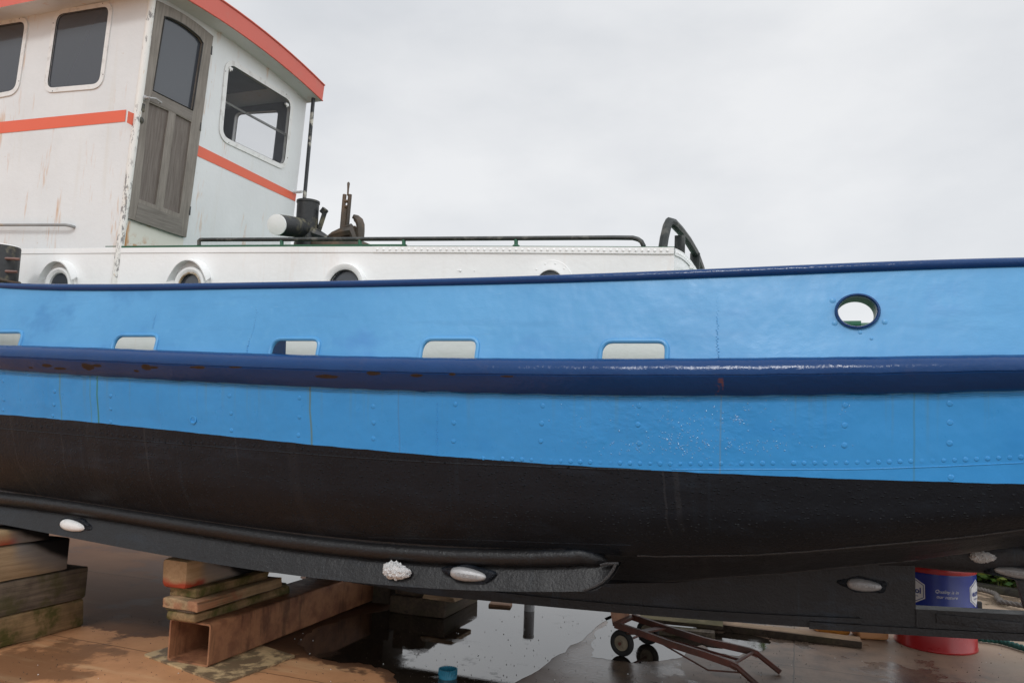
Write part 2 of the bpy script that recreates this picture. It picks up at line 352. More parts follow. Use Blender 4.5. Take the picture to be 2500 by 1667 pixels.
def zbil(s): return z_bil(s) if s < -1.15 else z_bil(-1.15)+max(0, z_seam(s)-zs0)*.9
def zseam(s): return blend(s, zbil(s)-.09, z_seam(s), -2., -.7)
def zlow(s): return blend(s, zbil(s)-.31, z_low(s), -2.2, -.5)
def zctr(s): return blend(s, zlow(s)-.09, zlow(s)-.01, -2, 0)
SS = [-8.95, -8.8, -8.5, -8.1, -7.6, -7, -6.4, -5.9] + [-5.5+.055*i for i in range(127)] + [1.6, 1.8, 2., 2.2, 2.4, 2.6, 2.8, 3., 3.15, 3.27, 3.35, 3.39]
def PS(s, B, side=1): return PC-side*B*tp(s)
def spl(pts, n):
    pts = [Vector(p) for p in pts]; e = [pts[0]*2-pts[1]]+pts+[pts[-1]*2-pts[-2]]; out = []
    for i in range(1, len(e)-2):
        for k in range(n):
            t = k/n; a, b, c, d = e[i-1:i+3]
            out.append(.5*((2*b)+(c-a)*t+(2*a-5*b+4*c-d)*t*t+(3*b-a-3*c+d)*t**3))
    return out+[pts[-1]]
def top_prof(s):           # lower blue strake, from under the bulwark to the boot line
    zt, zr, zw = z_rubt(s), z_rubb(s), z_wl(s)
    return [(B_TOP, zt-.01), (B_TOP, (zt+zr)/2), (B_RUB+.01, zr), (B_RUB, zr*.6+zw*.4), (B_WL+.012, zr*.25+zw*.75), (B_WL, zw)]
def bot_prof(s):
    zw, zb = z_wl(s), zbil(s)
    return spl([(B_WL, zw), (B_WL-.025, zw*.72+zb*.28), (B_MID, zw*.4+zb*.6), (B_BIL, zb), (B_SEAM, zseam(s)), (B_LOW, zlow(s)), (.05, zctr(s))], 5)
def loft(bm, prof, side):
    grid(bm, [[(s, PS(s, b, side), z) for b, z in prof(s)] for s in SS])
def surf(s, frac):          # point and normal on the port topside (frac 0 rub .. 1 boot line)
    def at(s, f):
        pr = top_prof(s)[2:]; k = f*(len(pr)-1); i = min(int(k), len(pr)-2); t = k-i
        return Vector((s, PS(s, pr[i][0]*(1-t)+pr[i+1][0]*t), pr[i][1]*(1-t)+pr[i+1][1]*t))
    p = at(s, frac); n = (at(s+.02, frac)-p).cross(at(s, min(1, frac+.03))-at(s, max(0, frac-.03)))
    return p, (n if n.y < 0 else -n).normalized()
def hit(x, y, prof, side=1):      # where a sight line meets the hull skin
    P = PC-1.68
    for _ in range(30):
        p = atP(x, y, P); pr = prof(p.x); zz = [q[1] for q in pr][::-1]; bb = [q[0] for q in pr][::-1]
        P = .5*P+.5*(PC-float(np.interp(p.z, zz, bb))*tp(p.x))
    return atP(x, y, P)

bm = bmesh.new(); loft(bm, bot_prof, 1); loft(bm, bot_prof, -1)
# rivet row and plate lap seen in the black paint
def rivline(bm, pts, prof, step, r):
    xs = [p[0] for p in pts]; ys = [p[1] for p in pts]; x = xs[0]
    while x <= xs[-1]:
        dome(bm, hit(x, np.interp(x, xs, ys), prof), (0, -1, -.1), r*random.uniform(.8, 1.1), random.uniform(.1, .26)); x += step(x)
rivline(bm, [(2,1034),(150,1046),(425,1078),(663,1090),(995,1118)], bot_prof, lambda x: 12+x*.007, .0105)
def beadline(bm, pts, prof, r, step=45, j=0.):
    xs = [p[0] for p in pts]; ys = [p[1] for p in pts]; n = int((xs[-1]-xs[0])/step)+2
    tube(bm, [hit(x, np.interp(x, xs, ys)+j*rng.normal(), prof)+Vector((0, .001, 0)) for x in np.linspace(xs[0], xs[-1], n)], r, 6)
beadline(bm, [(0,1046),(425,1083),(850,1116),(1100,1131),(1240,1136),(1420,1143),(1590,1148.5)], bot_prof, .004)
hull_seam = bmesh.new()
beadline(hull_seam, [(1556,1355),(1600,1357),(1830,1354),(1983,1344),(2136,1330),(2365,1309),(2499,1291)], bot_prof, .0055, 14, .25)
beadline(hull_seam, [(1620,1419),(1750,1409),(1906,1398),(2097,1379),(2289,1362),(2380,1349)], bot_prof, .0045, 16, .25)
beadline(bm, [(900,1311),(1150,1317),(1400,1326),(1540,1330)], bot_prof, .003)
hull = mk('hull', bm, M['black'], BOAT, 50)
M['bead'] = m_plain('lit_weld_paint', (.038, .038, .04), .35, .5, 40, .8, .01)  # weld and edge beads painted lighter grey for the light they catch
mk('weld_seam', hull_seam, M['bead'], hull)

bm = bmesh.new(); loft(bm, top_prof, 1); loft(bm, top_prof, -1)
for cx, ys in ((10,(930,975,1000)),(131,(955,987,1014)),(271,(966,997,1029)),(562,(966,1008,1050)),(731,(971,1017,1062)),(913,(992,1031,1070)),(1110,(987,1031,1076)),(1322,(990,1033,1076)),(1560,(990,1036,1082)),(2060,(989,1038,1086)),(2320,(985,1031,1081,1165))):
    for y in ys: dome(bm, hit(cx+random.uniform(-3, 3), y, top_prof), (0, -1, -.08), .0135, .13, 10)
rivline(bm, [(1180,1118),(1258,1120),(1368,1125),(1485,1129),(1628,1132),(2060,1129),(2320,1123),(2495,1115)], top_prof, lambda x: 23+(x-1060)*.003, .0115)
beadline(bm, [(1640,1145.5),(2097,1145),(2300,1138),(2498,1129)], top_prof, .0035)
beadline(bm, [(0,912),(208,922),(340,930),(500,937),(640,946),(800,954),(1000,959),(1170,962),(1420,970),(1720,973),(1850,972),(2125,966),(2498,962)], top_prof, .0055, 16, 1.0)
for cx, n in ((1067, 24),):
    for i in range(n): dome(bm, hit(cx+random.uniform(-1.5, 1.5), 985+i*5.2, top_prof), (0, -1, 0), random.uniform(.002, .004), .8, 6)
p, n = Vector(hit(472, 1024, top_prof)), Vector((0, -1, 0))
lathe(bm, [(.026, -.003), (.026, .004), (.018, .005), (.017, -.001), (.004, -.004)], p, n, 16)
nf = len(bm.faces)  # glossy domes below are added only to sparkle like flash glints
for cx, cy, sx_, sy_, n_ in ((1660,1035,40,26,70),(1640,1086,100,13,130),(1805,1027,9,6,22),(1800,1086,130,7,70),(1740,972,130,2,40),(1660,1045,190,45,90),(1790,1000,60,20,25),(2062,992,10,5,6)):
    for _ in range(n_):
        x_, y_ = rng.normal(cx, sx_), rng.normal(cy, sy_)
        if 1250 < x_ < 2150 and 972 < y_ < 1138: dome(bm, hit(x_, y_, top_prof)+Vector((0, .0008, 0)), (0, -1, -.05), random.uniform(.0022, .0042), .5, 8)
bm.faces.ensure_lookup_table()
for fc in bm.faces[nf:]: fc.material_index = 1
t = NT('glint_dome_paint'); M['glint_dome'] = t.out((.03, .24, .56), .12, None, spec=.5, Coat_Weight=1., Coat_Roughness=.06, Coat_IOR=2.2)
topside = mk('topside_plating', bm, [M['top'], M['glint_dome']], BOAT, 70)

# bulwark, with openings cut through the plate
bm = bmesh.new()
for side in (1, -1):
    rows = []
    for s in SS:
        zt, zb = z_railb(s)+.012, z_rubt(s)-.012
        out = [(s, PS(s, B_BUL*(1-t)+B_RAIL*t, side), zb*(1-t)+zt*t) for t in (0, .2, .4, .6, .8, 1)]
        inn = [(x, y+side*.014, z) for x, y, z in out][::-1]
        rows.append(out+inn+[out[0]])
    G = grid(bm, rows); bm.faces.new([v for v in G[0][:-1]][::-1]); bm.faces.new([v for v in G[-1][:-1]])
bmesh.ops.remove_doubles(bm, verts=bm.verts[:], dist=1e-5); bmesh.ops.recalc_face_normals(bm, faces=bm.faces[:])
bul = mk('bulwark', bm, M['bul'], BOAT, 40)
def bulP(x, y):
    P = PC-B_BUL
    for _ in range(12):
        p = atP(x, y, P); s = p.x; t = (p.z-z_rubt(s))/(z_railb(s)-z_rubt(s)); P = PC-(B_BUL*(1-t)+B_RAIL*t)*tp(s)
    return atP(x, y, P)
PORTS = [[(-95,846),(-80,813),(45,813.5),(54,846)], [(271,853),(287,821),(377,821),(383,857)], [(655,868),(671,831),(772,830),(777,871)],
         [(1023,877),(1037,831),(1160,830),(1164,877)], [(1464,879),(1474,836),(1622,836),(1627,879)]]
ports3 = []
for q in PORTS:
    c = [bulP(*p) for p in q]; s0 = (c[0].x+c[1].x)/2; s1 = (c[2].x+c[3].x)/2; zt = (c[1].z+c[2].z)/2
    ports3.append((s0, s1, zt))
def port_outline(s0, s1, zt, zb, grow=0):
    return rounded([(s0-grow, zb), (s0-grow, zt+grow), (s1+grow, zt+grow), (s1+grow, zb)], [0, .065, .05, 0], 7)
cut = bmesh.new()
for s0, s1, zt in ports3:
    P0 = PS(s0, B_BUL)
    panel(cut, port_outline(s0, s1, zt, z_rubt(s0)-.06), [], lambda a, b: (a, P0-.15, b), .4, (0, 1, 0))
oc = bulP(2093, 760); ow = (bulP(2145, 760)-bulP(2044, 760)).length/2; oh = (bulP(2093, 723)-bulP(2093, 798)).length/2
lathe_pts = [(oc.x+ow*math.cos(a), oc.z+oh*math.sin(a)) for a in [2*math.pi*k/40 for k in range(40)]]
panel(cut, lathe_pts, [], lambda a, b: (a, oc.y-.15, b), .4, (0, 1, 0))
cutter = mk('cutter', cut, M['bul'], None)
cutter.location = (0, 0, 0); bul.location = (0, 0, 0); bul.parent = None
md = bul.modifiers.new('b', 'BOOLEAN'); md.operation = 'DIFFERENCE'; md.object = cutter; md.solver = 'EXACT'
dg = bpy.context.evaluated_depsgraph_get(); me = bpy.data.meshes.new_from_object(bul.evaluated_get(dg))
bul.modifiers.clear(); old = bul.data; bul.data = me; bpy.data.meshes.remove(old)
bpy.data.objects.remove(cutter); bul.parent = BOAT; bul.location = -Vector(BOAT.location)
me.materials.clear(); me.materials.append(M['bul'])
for p in me.polygons: p.use_smooth = True
me.set_sharp_from_angle(angle=R(40))
# rims of the freeing ports
for s0, s1, zt in ports3:
    bm = bmesh.new(); pts = port_outline(s0, s1, zt, z_rubt(s0)-.01, .008)
    pl = []
    for a, b in pts:
        t = (b-z_rubt(a))/(z_railb(a)-z_rubt(a)); pl.append((a, PC-(B_BUL*(1-t)+B_RAIL*t)*tp(a)+.003, b))
    tube(bm, pl, .0125, 8); mk('freeing_port_rim', bm, M['bul'], bul)
# seam welds and rivets of the bulwark plating
bm = bmesh.new(); bm.from_mesh(bul.data)
for pts in ([(392,712),(380,770),(372,800)], [(634,712),(622,790),(600,860)]):
    for i in range(26):
        t = i/25; k = t*(len(pts)-1); j = min(int(k), len(pts)-2); x = pts[j][0]+(pts[j+1][0]-pts[j][0])*(k-j); y = pts[j][1]+(pts[j+1][1]-pts[j][1])*(k-j)
        dome(bm, bulP(x+random.uniform(-2, 2), y), (0, -1, .1), random.uniform(.003, .006), .5, 6)
for i in range(46):
    dome(bm, bulP(1752+random.uniform(-3, 3), 690+i*4), (0, -1, .1), random.uniform(.002, .004), .6, 6)
for x, y, r in ((2033,734,.014),(2038,789,.012),(2160,786,.012),(2100,811,.009),(2128,826,.007)): dome(bm, bulP(x, y), (0, -1, .1), r, .35, 12)
bul.data.materials.append(M['white'])
for f in bm.faces:
    f.smooth = True; f.normal_update(); cy = f.calc_center_median().y
    if (f.normal.y > .5 and cy < PC) or (f.normal.y < -.5 and cy > PC): f.material_index = 1
bm.to_mesh(bul.data); bm.free(); bul.data.set_sharp_from_angle(angle=R(40))
# hawse hole
bm = bmesh.new(); N = 40
rows = []
for r, d in ((1.06, .002), (1.12, -.008), (1.08, -.02), (1.0, -.022), (.94, -.012), (.93, .02)):
    rows.append([(oc.x+ow*r*math.cos(2*math.pi*k/N), oc.y+d+(.05*oh/.1)*0+ (oh*r*math.sin(2*math.pi*k/N))*.14, oc.z+oh*r*math.sin(2*math.pi*k/N)) for k in range(N+1)])
grid(bm, rows); haw = mk('hawse_lip', bm, M['navy'], BOAT, 60)
bm = bmesh.new(); rows = []
for r, d in ((.93, .018), (.93, .10), (.95, .17), (1.08, .18), (1.12, .17), (1.12, .02)):
    rows.append([(oc.x+ow*r*math.cos(2*math.pi*k/N), oc.y+d+(oh*r*math.sin(2*math.pi*k/N))*.14, oc.z+oh*r*math.sin(2*math.pi*k/N)) for k in range(N+1)])
grid(bm, rows); mk('hawse_liner', bm, M['green'], haw, 60)
# capping rail and rubbing strake
def sweep(bm, prof, side):
    grid(bm, [[(s, PC-side*(b)*tp(s)-side*o, z) for b, o, z in prof(s)] for s in SS])
def rail_prof(s):
    zt, zb = z_railt(s), z_railb(s); h = (zt-zb)/2; zc = (zt+zb)/2
    return [(B_RAIL, -.004+h*1.05*math.cos(a), zc+h*math.sin(a)) for a in [2*math.pi*k/16 for k in range(17)]]
bm = bmesh.new(); sweep(bm, rail_prof, 1); sweep(bm, rail_prof, -1); mk('capping_rail', bm, M['navy'], BOAT, 60)
def rub_prof(s):
    zt, zb = z_rubt(s), z_rubb(s); h = zt-zb
    pr = [(-.01, .001)]+[(.022+.070*math.cos(a), -.42*h+.42*h*math.sin(a)) for a in np.linspace(math.pi/2, -.12, 15)]
    pr += [(.087, -.485*h), (.0865, -.50*h), (.090, -.515*h), (.082, -.60*h), (.058, -.78*h), (.032, -.96*h), (.022, -h), (-.01, -h-.002)]
    return [(B_TOP, o+.0012*wob(s, 7)*(o > 0), zt+z+.0012*wob(s, 9)) for o, z in pr]
bm = bmesh.new(); sweep(bm, rub_prof, 1); sweep(bm, rub_prof, -1); mk('rubbing_strake', bm, M['navy'], BOAT, 28)
# deck
bm = bmesh.new(); M['deck'] = m_plain('worn_deck_paint', (.20, .27, .22), .6, .3, 6, .3, dirt=(.05, .14, .08), dk=.6)
bm = bmesh.new(); grid(bm, [[(s, PC-B_BUL*tp(s)*k+(.012*k), z_rubt(s)-.012+.05*(1-k*k)) for k in (1, .8, .5, .2, 0, -.2, -.5, -.8, -1)] for s in SS]); mk('deck', bm, M['deck'], BOAT, 40)
# green hatch on the after deck, seen through the hawse hole
q = atP(2093, 787, PC-.4); bm = bmesh.new(); box(bm, q.x-.45, q.x+.45, PC-.4, PC+.4, z_rubt(q.x), q.z, .02); box(bm, q.x-.12, q.x+.02, PC-.42, PC-.34, q.z-.02, q.z+.008, .003)
mk('deck_hatch', bm, M['green'], BOAT)
# bulwark stay seen in the third port
for a in ((655, 850), (2280, 800)):
    q = bulP(*a); bm = bmesh.new(); y0, y1 = PS(q.x, B_BUL)+.018, PS(q.x, B_RAIL)+.018; panel(bm, [(y0, z_rubt(q.x)), (y0+.14, z_rubt(q.x)), (y1+.03, z_railb(q.x)-.02), (y1, z_railb(q.x)-.02)], [], lambda u, v: (q.x, u, v), .012, (1, 0, 0)); mk('bulwark_stay', bm, M['navy'], BOAT)

# keel, deadwood, shoe, stern tube, rudder
xk = atP(2235, 1440, PC-.05).x
bm = bmesh.new()
ks = [s for s in SS if -8.3 < s < xk]+[xk]
def keel_sec(s, top, w=.05, ex=0.): zb = z_keel(s) if s > -2.6 else z_keel(-2.6)+.034*(-2.6-s); return [(s, PC-w, zb+ex), (s, PC-w, top), (s, PC+w, top), (s, PC+w, zb+ex), (s, PC-w, zb+ex)]
G = grid(bm, [keel_sec(s, zctr(s)+.12) for s in ks]); bm.faces.new(G[0][:-1][::-1]); bm.faces.new(G[-1][:-1])
dead = mk('keel', bm, M['keel'], BOAT, 30)
z_bar = curve([(1107,1432),(1400,1464),(1634,1485),(1868,1499),(2101,1509)], .075, 2); z_bar2 = curve([(1400,1482),(1680,1500),(2101,1520)], .075, 1)
bm = bmesh.new(); xe = atP(2101, 1510, PC-.075).x
bs = [s for s in SS if -8.2 < s < xe]+[xe]
G = grid(bm, [[(s, PC-.075, z_bar2(max(s, -2.6))+max(0, -2.6-s)*.034), (s, PC-.075, z_bar(max(s, -2.6))+max(0, -2.6-s)*.034), (s, PC+.075, z_bar(max(s, -2.6))+max(0, -2.6-s)*.034), (s, PC+.075, z_bar2(max(s, -2.6))+max(0, -2.6-s)*.034), (s, PC-.075, z_bar2(max(s, -2.6))+max(0, -2.6-s)*.034)] for s in bs]); bm.faces.new(G[0][:-1][::-1]); bm.faces.new(G[-1][:-1])
mk('keel_bar', bm, M['keel'], dead, 30)
z_shoe = curve([(2235,1486),(2500,1500)], .06, 1); bm = bmesh.new()
G = grid(bm, [[(s, PC-.06, z_keel(s)+.04), (s, PC-.06, z_shoe(s)), (s, PC+.06, z_shoe(s)), (s, PC+.06, z_keel(s)+.04), (s, PC-.06, z_keel(s)+.04)] for s in (xk+.001, .9, 1.2, 1.6, 2.1)]); bm.faces.new(G[0][:-1][::-1]); bm.faces.new(G[-1][:-1])
G = grid(bm, [[(s, PC-.068, z_keel(s)-.005), (s, PC-.068, z_keel(s)+.037), (s, PC+.068, z_keel(s)+.037), (s, PC+.068, z_keel(s)-.005), (s, PC-.068, z_keel(s)-.005)] for s in (xk-.6, .5, .9, 1.2, 1.6, 2.1)]); bm.faces.new(G[0][:-1][::-1]); bm.faces.new(G[-1][:-1])
box(bm, atP(2285, 1500, PC-.06).x, atP(2496, 1500, PC-.06).x, PC-.067, PC-.055, z_keel(1.)+.06, z_shoe(1.)-.03, .003)
mk('sole_piece', bm, M['keel'], BOAT, 30)
t0, t1, t2 = atP(2140, 1352, PC), atP(2350, 1352, PC), atP(2520, 1352, PC)
bm = bmesh.new(); tube(bm, [t0, atP(2236, 1347, PC), atP(2300, 1350, PC), t1, atP(2420, 1356, PC), t2+Vector((0, 0, 0)), t2+Vector((.15, 0, 0))], [.08, .09, .1, .105, .1, .09, .07], 24); mk('stern_tube', bm, M['keel'], BOAT, 50)
ra, rb = atP(2478, 1405, PC), atP(2502, 1490, PC); bm = bmesh.new()
panel(bm, rounded([(ra.x-.01, ra.z+.25), (ra.x, ra.z), (rb.x, rb.z), (2.05, rb.z-.02), (2.1, ra.z+.3)], [.03, .02, .02, .1, .05]), [], lambda a, b: (a, PC-.03, b), .06, (0, 1, 0)); mk('rudder', bm, M['keel'], BOAT)
# deadwood fairing into the hull (dark plating above the keel side)
bm = bmesh.new(); rows = []
for s in [s for s in SS if -1.6 < s < 2.9]:
    zc = zctr(s); rows.append([(s, PC-.30, zlow(s)-.0+.012), (s, PC-.16, zc-.035), (s, PC-.07, zc-.075), (s, PC+.07, zc-.075), (s, PC+.16, zc-.035), (s, PC+.30, zlow(s)+.012)])
grid(bm, rows); mk('garboard', bm, M['black'], hull, 60)

# bilge keel with its cooling pipe
PB = PC-B_BIL
zp = curve([(0,1216),(255,1248),(425,1281),(640,1311),(850,1340),(1000,1349),(1250,1358),(1400,1360)], B_BIL-.0, 3)
bm = bmesh.new(); se = atP(1440, 1360, PB).x
pts = [(s, PB+.012, zp(s)) for s in np.linspace(-5.9, se-.1, 40)]
pts += [(se-.05, PB+.014, zp(se)-.002), (se, PB+.022, zp(se)-.008), (se+.035, PB+.04, zp(se)-.02), (se+.06, PB+.07, zp(se)-.035)]
tube(bm, pts, [.048]*(len(pts)-3)+[.046, .04, .025], 16); pipe = mk('keel_cooler_pipe', bm, M['bilge'], BOAT, 60)
bm = bmesh.new(); tube(bm, [(s, PS(s, B_BIL)-.006, zbil(s)+.012) for s in np.linspace(-5.9, atP(1508, 1340, PB).x, 44)], .007, 6)
tube(bm, [(s, PB-.0, zp(s)+.05) for s in np.linspace(-5.9, se-.1, 40)], .006, 6)
mk('weld_bead', bm, M['bead'], pipe)
PE = PB-.03
zk_b = curve([(0,1279),(212,1316),(383,1354),(595,1388),(744,1409),(900,1421),(1080,1437),(1250,1442),(1430,1444)], PC-PE, 3)
zk_t = curve([(0,1228),(255,1258),(425,1293),(640,1327),(850,1355),(1000,1364),(1250,1376),(1400,1378)], PC-PB, 3)
bm = bmesh.new(); rows = []
e0 = atP(1430, 1444, PE).x
for s in np.linspace(-5.9, e0, 44):
    zb, zt = zk_b(s), zk_t(s)+.03
    rows.append([(s, PE, zb), (s, (PE+PB)/2+.018, (zb+zt)/2), (s, PB+.05, zt), (s, PB+.09, zt), (s, PE+.03, zb), (s, PE, zb)])
for x, yb, yt in ((1455,1440,1378),(1475,1428,1377),(1490,1415,1376),(1502,1399,1376),(1511,1382,1375)):
    b, tt = atP(x, yb, PE+.004), atP(x, yt, PB+.01); rows.append([b, (b+tt)/2+Vector((0, .012, 0)), tt+Vector((0, .02, 0)), tt+Vector((0, .06, 0)), b+Vector((0, .03, 0)), b])
G = grid(bm, rows); bk = mk('bilge_keel', bm, M['bilge'], BOAT, 40)
bm = bmesh.new(); tube(bm, [atP(x, y, PE-.004) for x, y in ((1425,1440),(1450,1431),(1470,1420),(1487,1404),(1498,1388),(1503,1376))], .008, 6); tube(bm, [atP(x, y, PB-.008) for x, y in ((1466,1379),(1480,1375),(1510,1375))], .008, 6); mk('weld_bead', bm, M['bead'], bk)

# the other bilge keel, its edge mirrored in the puddle
bm = bmesh.new(); G = grid(bm, [[(s, 2*PC-PE, .66), (s, 2*PC-PB-.02, zp(s)+.02), (s, 2*PC-PB-.08, zp(s)+.02), (s, 2*PC-PE-.03, .66), (s, 2*PC-PE, .66)] for s in np.linspace(-5.9, e0, 20)]); bm.faces.new(G[0][:-1][::-1]); bm.faces.new(G[-1][:-1]); mk('bilge_keel', bm, M['bilge'], BOAT, 40)
# sacrificial anodes
def anode(x, y, wpx, hpx, P, mt, txt=None, tilt=0., flip=False, lump=0.):
    c = atP(x, y, P); a = (atP(x+wpx/2, y, P)-atP(x-wpx/2, y, P)).length/2; b = (atP(x, y-hpx/2, P)-atP(x, y+hpx/2, P)).length/2
    bm = bmesh.new(); n, k = 24, 20; prof = []
    ct, st = math.cos(tilt), math.sin(tilt)
    rows = []
    for i in range(n+1):
        t = -1+2*i/n; w = math.sqrt(max(0, 1-t*t))**.8*(1-.22*t*(1 if not flip else -1)); row = []
        for j in range(k+1):
            an = math.pi*j/k; xx, zz, yy = a*t, b*w*math.cos(an), -b*.9*w*math.sin(an)
            if lump: d = 1+lump*rng.normal(); zz *= d; yy *= 1+lump*1.5*abs(rng.normal()); xx *= 1+lump*rng.normal()*.5
            row.append(c+Vector((xx*ct-zz*st, yy, xx*st+zz*ct)))
        rows.append(row)
    grid(bm, rows)
    o = mk('anode', bm, mt, BOAT, 50)
    if txt:
        bm = bmesh.new()
        def pl(u, v, w):
            tt = u/a; ww = math.sqrt(max(.01, 1-tt*tt))**.8*(1-.22*tt*(1 if not flip else -1)); vv = v-b*.1; d = -b*.9*math.sqrt(max(.02, ww*ww-(vv/b)**2))
            return c+Vector((u*ct-vv*st, d-.0015-w, u*st+vv*ct))
        text_bm(bm, txt, b*.85, pl, 0, .0004, .0015); mk('cast_lettering', bm, M['letter'], o)
    # bare patch of thick black paint daubed round the casting
    bm = bmesh.new(); rows = []
    for r in (0., .5, .8, 1., 1.08):
        rows.append([c+Vector((a*1.38*r*math.cos(g)*(1+.12*math.sin(3*g+x)), .004+(.02 if r > 1.05 else 0)+.006*math.sin(7*g+y)*r*.4, b*1.25*r*math.sin(g)*(1+.15*math.sin(5*g+x)))) for g in [2*math.pi*i/26 for i in range(27)]])
    if not lump: grid(bm, rows); mk('paint_daub', bm, M['daub'], o, 70)
M['letter'] = m_plain('cast_letter_shade', (.30, .30, .305), .5)
M['daub'] = m_black('thick_black_paint', .012, .3, 3.)
anode(178, 1283, 58, 27, PB-.012, M['zincw'], None, -.08)
anode(1143, 1402, 88, 33, PE+.0, M['zinc'], 'MMEC83A', -.03)
anode(970, 1393, 66, 40, PE+.004, M['crust'], None, -.06, False, .1)
anode(2110, 1428, 86, 30, PC-.06, M['zinc'], 'MMEC83A', -.02)
anode(2478, 1397, 104, 26, PC-.085, M['zinc'], 'MMEC83A', -.06, True)
anode(2400, 1359, 62, 26, PC-.11, M['crust'], None, .05, False, .12)

# ---- deckhouse
PD = PC-1.17
zd = curve([(271,606),(484,605),(700,603.5),(913,602.5),(1284,603.5),(1500,604),(1627,605.5)], 1.17, 2)   # top edge; tp == 1 here
def zdeckhouse(s): return zd(min(s, -.6)) if s > -.6 else zd(s)
sa = atP(1646, 608, PD).x; sf = -7.4; WC = -4.65
holes = []
PH = [(148,697,.094,.135,1),(468,699,.094,.135,1),(845,703,.115,.155,0),(1343,692,.074,.118,0)]
ph3 = [(atP(x, y, PD).x, atP(x, y, PD).z, r, ro, hd) for x, y, r, ro, hd in PH]
for cs, cz, r, ro, hd in ph3: holes.append([(cs+r*math.cos(a), cz+r*math.sin(a)) for a in [2*math.pi*k/32 for k in range(32)]])
top = [(s, zd(s)) for s in np.linspace(sa, sf, 24)]
outer = [(sf, z_rubt(sf)-.02), (-5, z_rubt(-5)-.02), (-3, z_rubt(-3)-.02), (sa, z_rubt(sa)-.02)]+top
bm = bmesh.new(); panel(bm, outer, holes, lambda a, b: (a, PD, b), .012, (0, 1, 0))
bmw = bmesh.new()
# rounded after end
rad = .62; rows = []
endp = []
for x_, y_ in ((1646,608),(1657,613),(1668,620),(1680,632),(1690,645),(1700,660)):
    q = atZ(x_, y_, zd(sa)); endp.append((q.x, q.y))
endp = [tuple(v)[:2] for v in spl([(a, b, 0) for a, b in endp], 3)]; print('end', endp[0], endp[-1])
ds = endp[-1][0]-endp[-4][0], endp[-1][1]-endp[-4][1]; k_ = (PC-endp[-1][1])
endp += [(endp[-1][0]+ds[0]/ds[1]*k_*.35, endp[-1][1]+k_*.5), (endp[-1][0]+ds[0]/ds[1]*k_*.45, PC)]
endp += [(a, 2*PC-b) for a, b in endp[-2::-1]]
zt = zd(sa)
grid(bm, [[(a, b, z_rubt(sa)-.02) for a, b in endp], [(a, b, zt-.1) for a, b in endp], [(a, b, zt) for a, b in endp]])
# starboard side
panel(bm, outer, [], lambda a, b: (a, 2*PC-PD, b), .012, (0, -1, 0))
dh = mk('deckhouse', bm, M['white'], BOAT, 40)
# roof deck
bm = bmesh.new(); rows = []
for s in np.linspace(sf, sa, 24): rows.append([(s, PD+.001+(2*(PC-PD)-.002)*k/8, zd(s)-.004+.06*(1-(2*k/8-1)**2)) for k in range(9)])
grid(bm, rows)
bm.faces.new([bm.verts.new((a, b, zt-.003)) for a, b in endp]); mk('deckhouse_top', bm, M['green'], dh, 40)
# flat edge band with rivets
bm = bmesh.new(); zb2 = lambda s: zd(s)-.036+.0*s
def bandstrip(s0, s1, o, n=24): grid(bm, [[(s, PD+.0, zd(s)+.003), (s, PD-o, zd(s)+.001), (s, PD-o, zb2(s)), (s, PD+.0, zb2(s)-.001)] for s in np.linspace(s0, s1, n)])
sj = atP(913, 610, PD).x; bandstrip(sf, sj, .006); bandstrip(sj+.0005, sa, .009)
grid(bm, [[(a+.006, b-.006, zt+.003), (a+.006, b-.006, zt-.036)] for a, b in endp[:22]])
x = 921.
while x < 1640:
    q = atP(x, 611.5, PD-.009); dome(bm, (q.x, PD-.009, zd(q.x)-.018), (0, -1, 0), .0085, .7, 8); x += 15.4
for i in range(1, 16):
    a, b = endp[i]; dome(bm, (a+.004, b-.004, zt-.018), (.6, -.7, 0), .0085, .7, 8)
mk('edge_band', bm, M['white'], dh, 40)
bm = bmesh.new(); s0g, s1g = atP(258, 603, PD).x, atP(990, 600, PD).x
grid(bm, [[(s, PD-.002, zd(s)+.003), (s, PD-.004, zd(s)+.016), (s, PD+.03, zd(s)+.018)] for s in np.linspace(s0g, s1g, 20)]); 
grid(bm, [[(s, PD-.002, zd(s)+.002), (s, PD-.003, zd(s)+.006), (s, PD+.03, zd(s)+.008)] for s in np.linspace(s1g, sa, 20)])
mk('green_edge', bm, M['green'], dh)
for x, y, r in ((1124,661,.008),(1118,661,.004),(1158,661,.005)):
    bm = bmesh.new(); dome(bm, atP(x, y, PD), (0, -1, 0), r, .9, 8); mk('bolt', bm, M['white'], dh)
bm = bmesh.new()
q = atP(1690, 652, PD+.12); tube(bm, [q+Vector((-.02, .1, 0)), q+Vector((.0, -.02, 0))], .012, 10)
mk('eye_pipe', bm, M['white'], dh)
